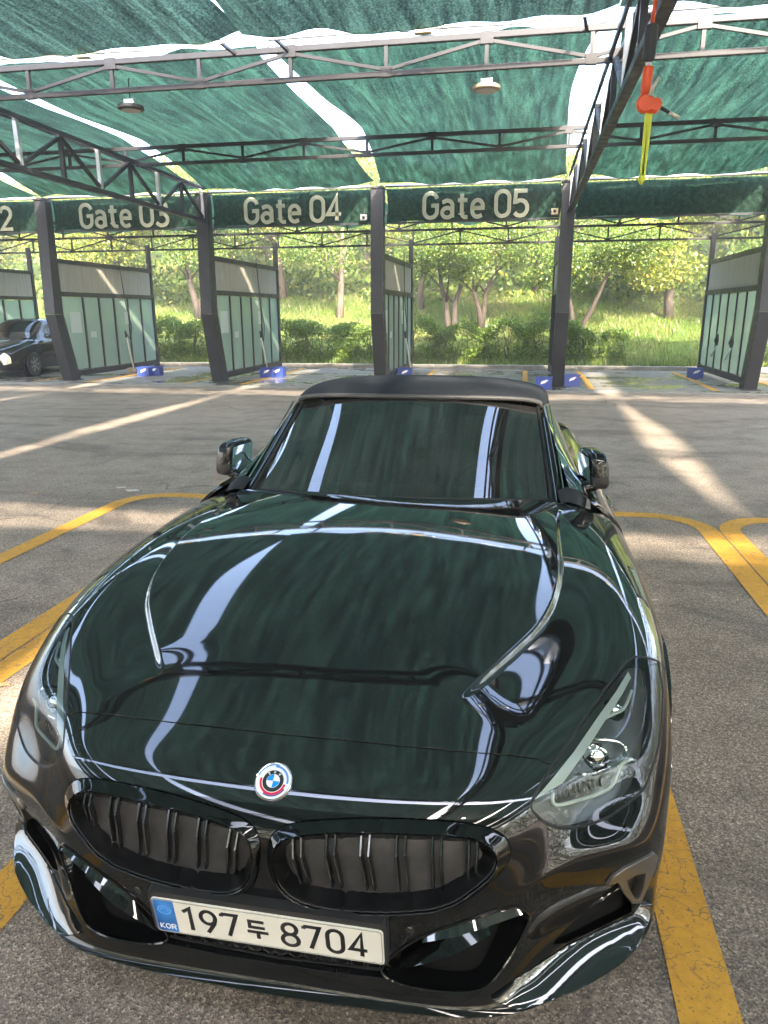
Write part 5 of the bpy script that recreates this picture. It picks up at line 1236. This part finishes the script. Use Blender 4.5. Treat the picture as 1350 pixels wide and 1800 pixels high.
def archliner(y):
    def fn(mb):
        P = []
        for a in np.linspace(-20, 200, 30): P.append([(.50, y+.385*math.cos(R_(a)), .335+.385*math.sin(R_(a))), (.872, y+.385*math.cos(R_(a)), .335+.385*math.sin(R_(a)))])
        mb.grid(P)
    return fn
for y in (.86, 3.33): two(archliner(y), 'arch_liner', dark_void, (CAR, CAR))
# ================================================================== THE PARKED SEDAN
def sub_patch(P, i0, i1, j0, j1, off):
    """outward offset copy of a piece of a lofted grid"""
    P = np.asarray(P); du = np.gradient(P, axis=0); dv = np.gradient(P, axis=1); N = np.cross(du, dv); N /= np.linalg.norm(N, axis=2)[..., None]+1e-9
    c = P.reshape(-1, 3).mean(0); s = np.sign(((P-c)*N).sum()); return (P+N*s*off)[i0:i1, j0:j1]
def sedan(x, y, rz, label):
    t = thing('parked_sedan', label, 'car', (x, y, .018), rz)
    pm = paint_mat('sedan_paint', (.012, .011, .012), 1.6); gm = glass_mix('sedan_glass', (.06, .07, .07), 1.6); sil = mat('sedan_silver', (.6, .6, .6), .25, .9); hl = mat('sedan_lamp', (.72, .70, .55), .15)
    st = [(0, .50, .45, .46, .56, .38, .50, .22), (.10, .68, .70, .60, .78, .42, .72, .2), (.42, .83, .82, .76, .89, .55, .84, .2), (.9, .93, .86, .86, .915, .60, .87, .2), (1.35, 1.0, .87, .92, .92, .62, .88, .2), (2.1, .99, .875, .94, .92, .62, .88, .2), (3.1, 1.0, .87, .96, .92, .62, .88, .2), (4.0, 1.06, .84, 1.0, .91, .62, .87, .22), (4.6, 1.04, .78, .98, .86, .6, .82, .25), (4.82, .80, .62, .76, .68, .55, .62, .3)]
    rows = [[(0, yy, zc), (xs*.55, yy, zc-.01), (xs, yy, zs), (xm, yy, zm), (xb, yy, zb)] for yy, zc, xs, zs, xm, zm, xb, zb in st]
    body, P = loft(rows, 'body', pm, t, 24, nr=60)
    def pat(name, m, i0, i1, j0, j1, off, Q=None): return MB().grid(sub_patch(P if Q is None else Q, i0, i1, j0, j1, off)).build(name, m, t, smooth=True)
    gh = [(1.18, .98, .70, .95), (1.75, 1.30, .62, .97), (2.15, 1.455, .55, .99), (2.7, 1.475, .555, 1.0), (3.3, 1.43, .56, 1.0), (3.85, 1.24, .62, 1.02), (4.25, 1.07, .70, 1.03)]
    rows = [[(0, yy, zt), (xt*.6, yy, zt-.005), (xt, yy, zt-.05*min(1, (zt-.95)*3)), ((xt+.84)/2, yy, (zt+zb)/2-.02), (.86, yy, zb-.04)] for yy, zt, xt, zb in gh]
    roof, G = loft(rows, 'cabin', pm, t, 20, nr=44)
    n2 = G.shape[1]; c = n2//2
    pat('windscreen', gm, 3, 14, c-9, c+10, .006, G); pat('rear_window', gm, 32, 41, c-9, c+10, .006, G)
    for a, b in ((c+11, c+19), (c-18, c-10)):
        pat('side_window', gm, 8, 22, a, b, .006, G); pat('side_window', gm, 23, 34, a, b, .006, G)
    m2 = P.shape[1]; c = m2//2
    for a, b in ((c+10, c+20), (c-19, c-9)): pat('headlight', hl, 2, 8, a, b, .008)
    pat('grille', sil, 0, 3, c-7, c+8, .006); pat('number_plate', platewhite, 0, 2, c-3, c+4, .02)
    for yy in (.92, 3.72):
        for sg in (1, -1):
            w = bpy.data.objects.new('wheel', None); COL.objects.link(w); w.parent = t; w.location = (sg*.83, yy, .32)
            MB().lathe([(0, sg*.075), (.375, sg*.075), (.385, sg*.06), (.385, -sg*.1)], 32, 'x').build('arch', dark_void, w)
            o = MB().lathe([(.21, -.1), (.30, -.1), (.32, -.08), (.32, .08), (.30, .1), (.21, .1)], 32, 'x').build('tyre', tyre_m, w); smooth_by_angle(o.data, 40)
            MB().lathe([(.0, sg*.07), (.215, sg*.085), (.222, sg*.1)], 32, 'x').build('rim', rim_m, w)
            for k in range(7):
                a = k*2*math.pi/7; MB().bar((sg*.085, .03*math.cos(a), .03*math.sin(a)), (sg*.098, .20*math.cos(a), .20*math.sin(a)), .045, .02, up=(1, 0, 0)).build('spoke', sil, w)
    for sg in (1, -1): superell_mb = MB(); superell(superell_mb, (sg*.98, 1.62, 1.02), (.10, .06, .065), .7, 12, 8); superell_mb.build('wing_mirror', pm, t, smooth=True)
    return t
sedan(-12.98, 15.35, R_(4), 'dark sedan with pale headlights in the leftmost bay, cut by the picture edge')
# ================================================================== ADDED VEIL FOR LENS GLARE
hz = bpy.data.materials.new('glare_veil'); hz.use_nodes = True; n = NT(hz); n.n.remove(n.b)
pv = n.new('VolumePrincipled'); pv.inputs['Color'].default_value = (1, .98, .94, 1); pv.inputs['Density'].default_value = .0048; pv.inputs['Anisotropy'].default_value = .25  # thin volume added to lift far darks, standing in for lens glare
n.link(pv.outputs[0], n.out.inputs['Volume'])
tag(MB().box((-405, -405, -1.2), (405, 405, 24)).build('haze', hz), 'thin bright haze filling the air of the lot', 'haze', kind='stuff')
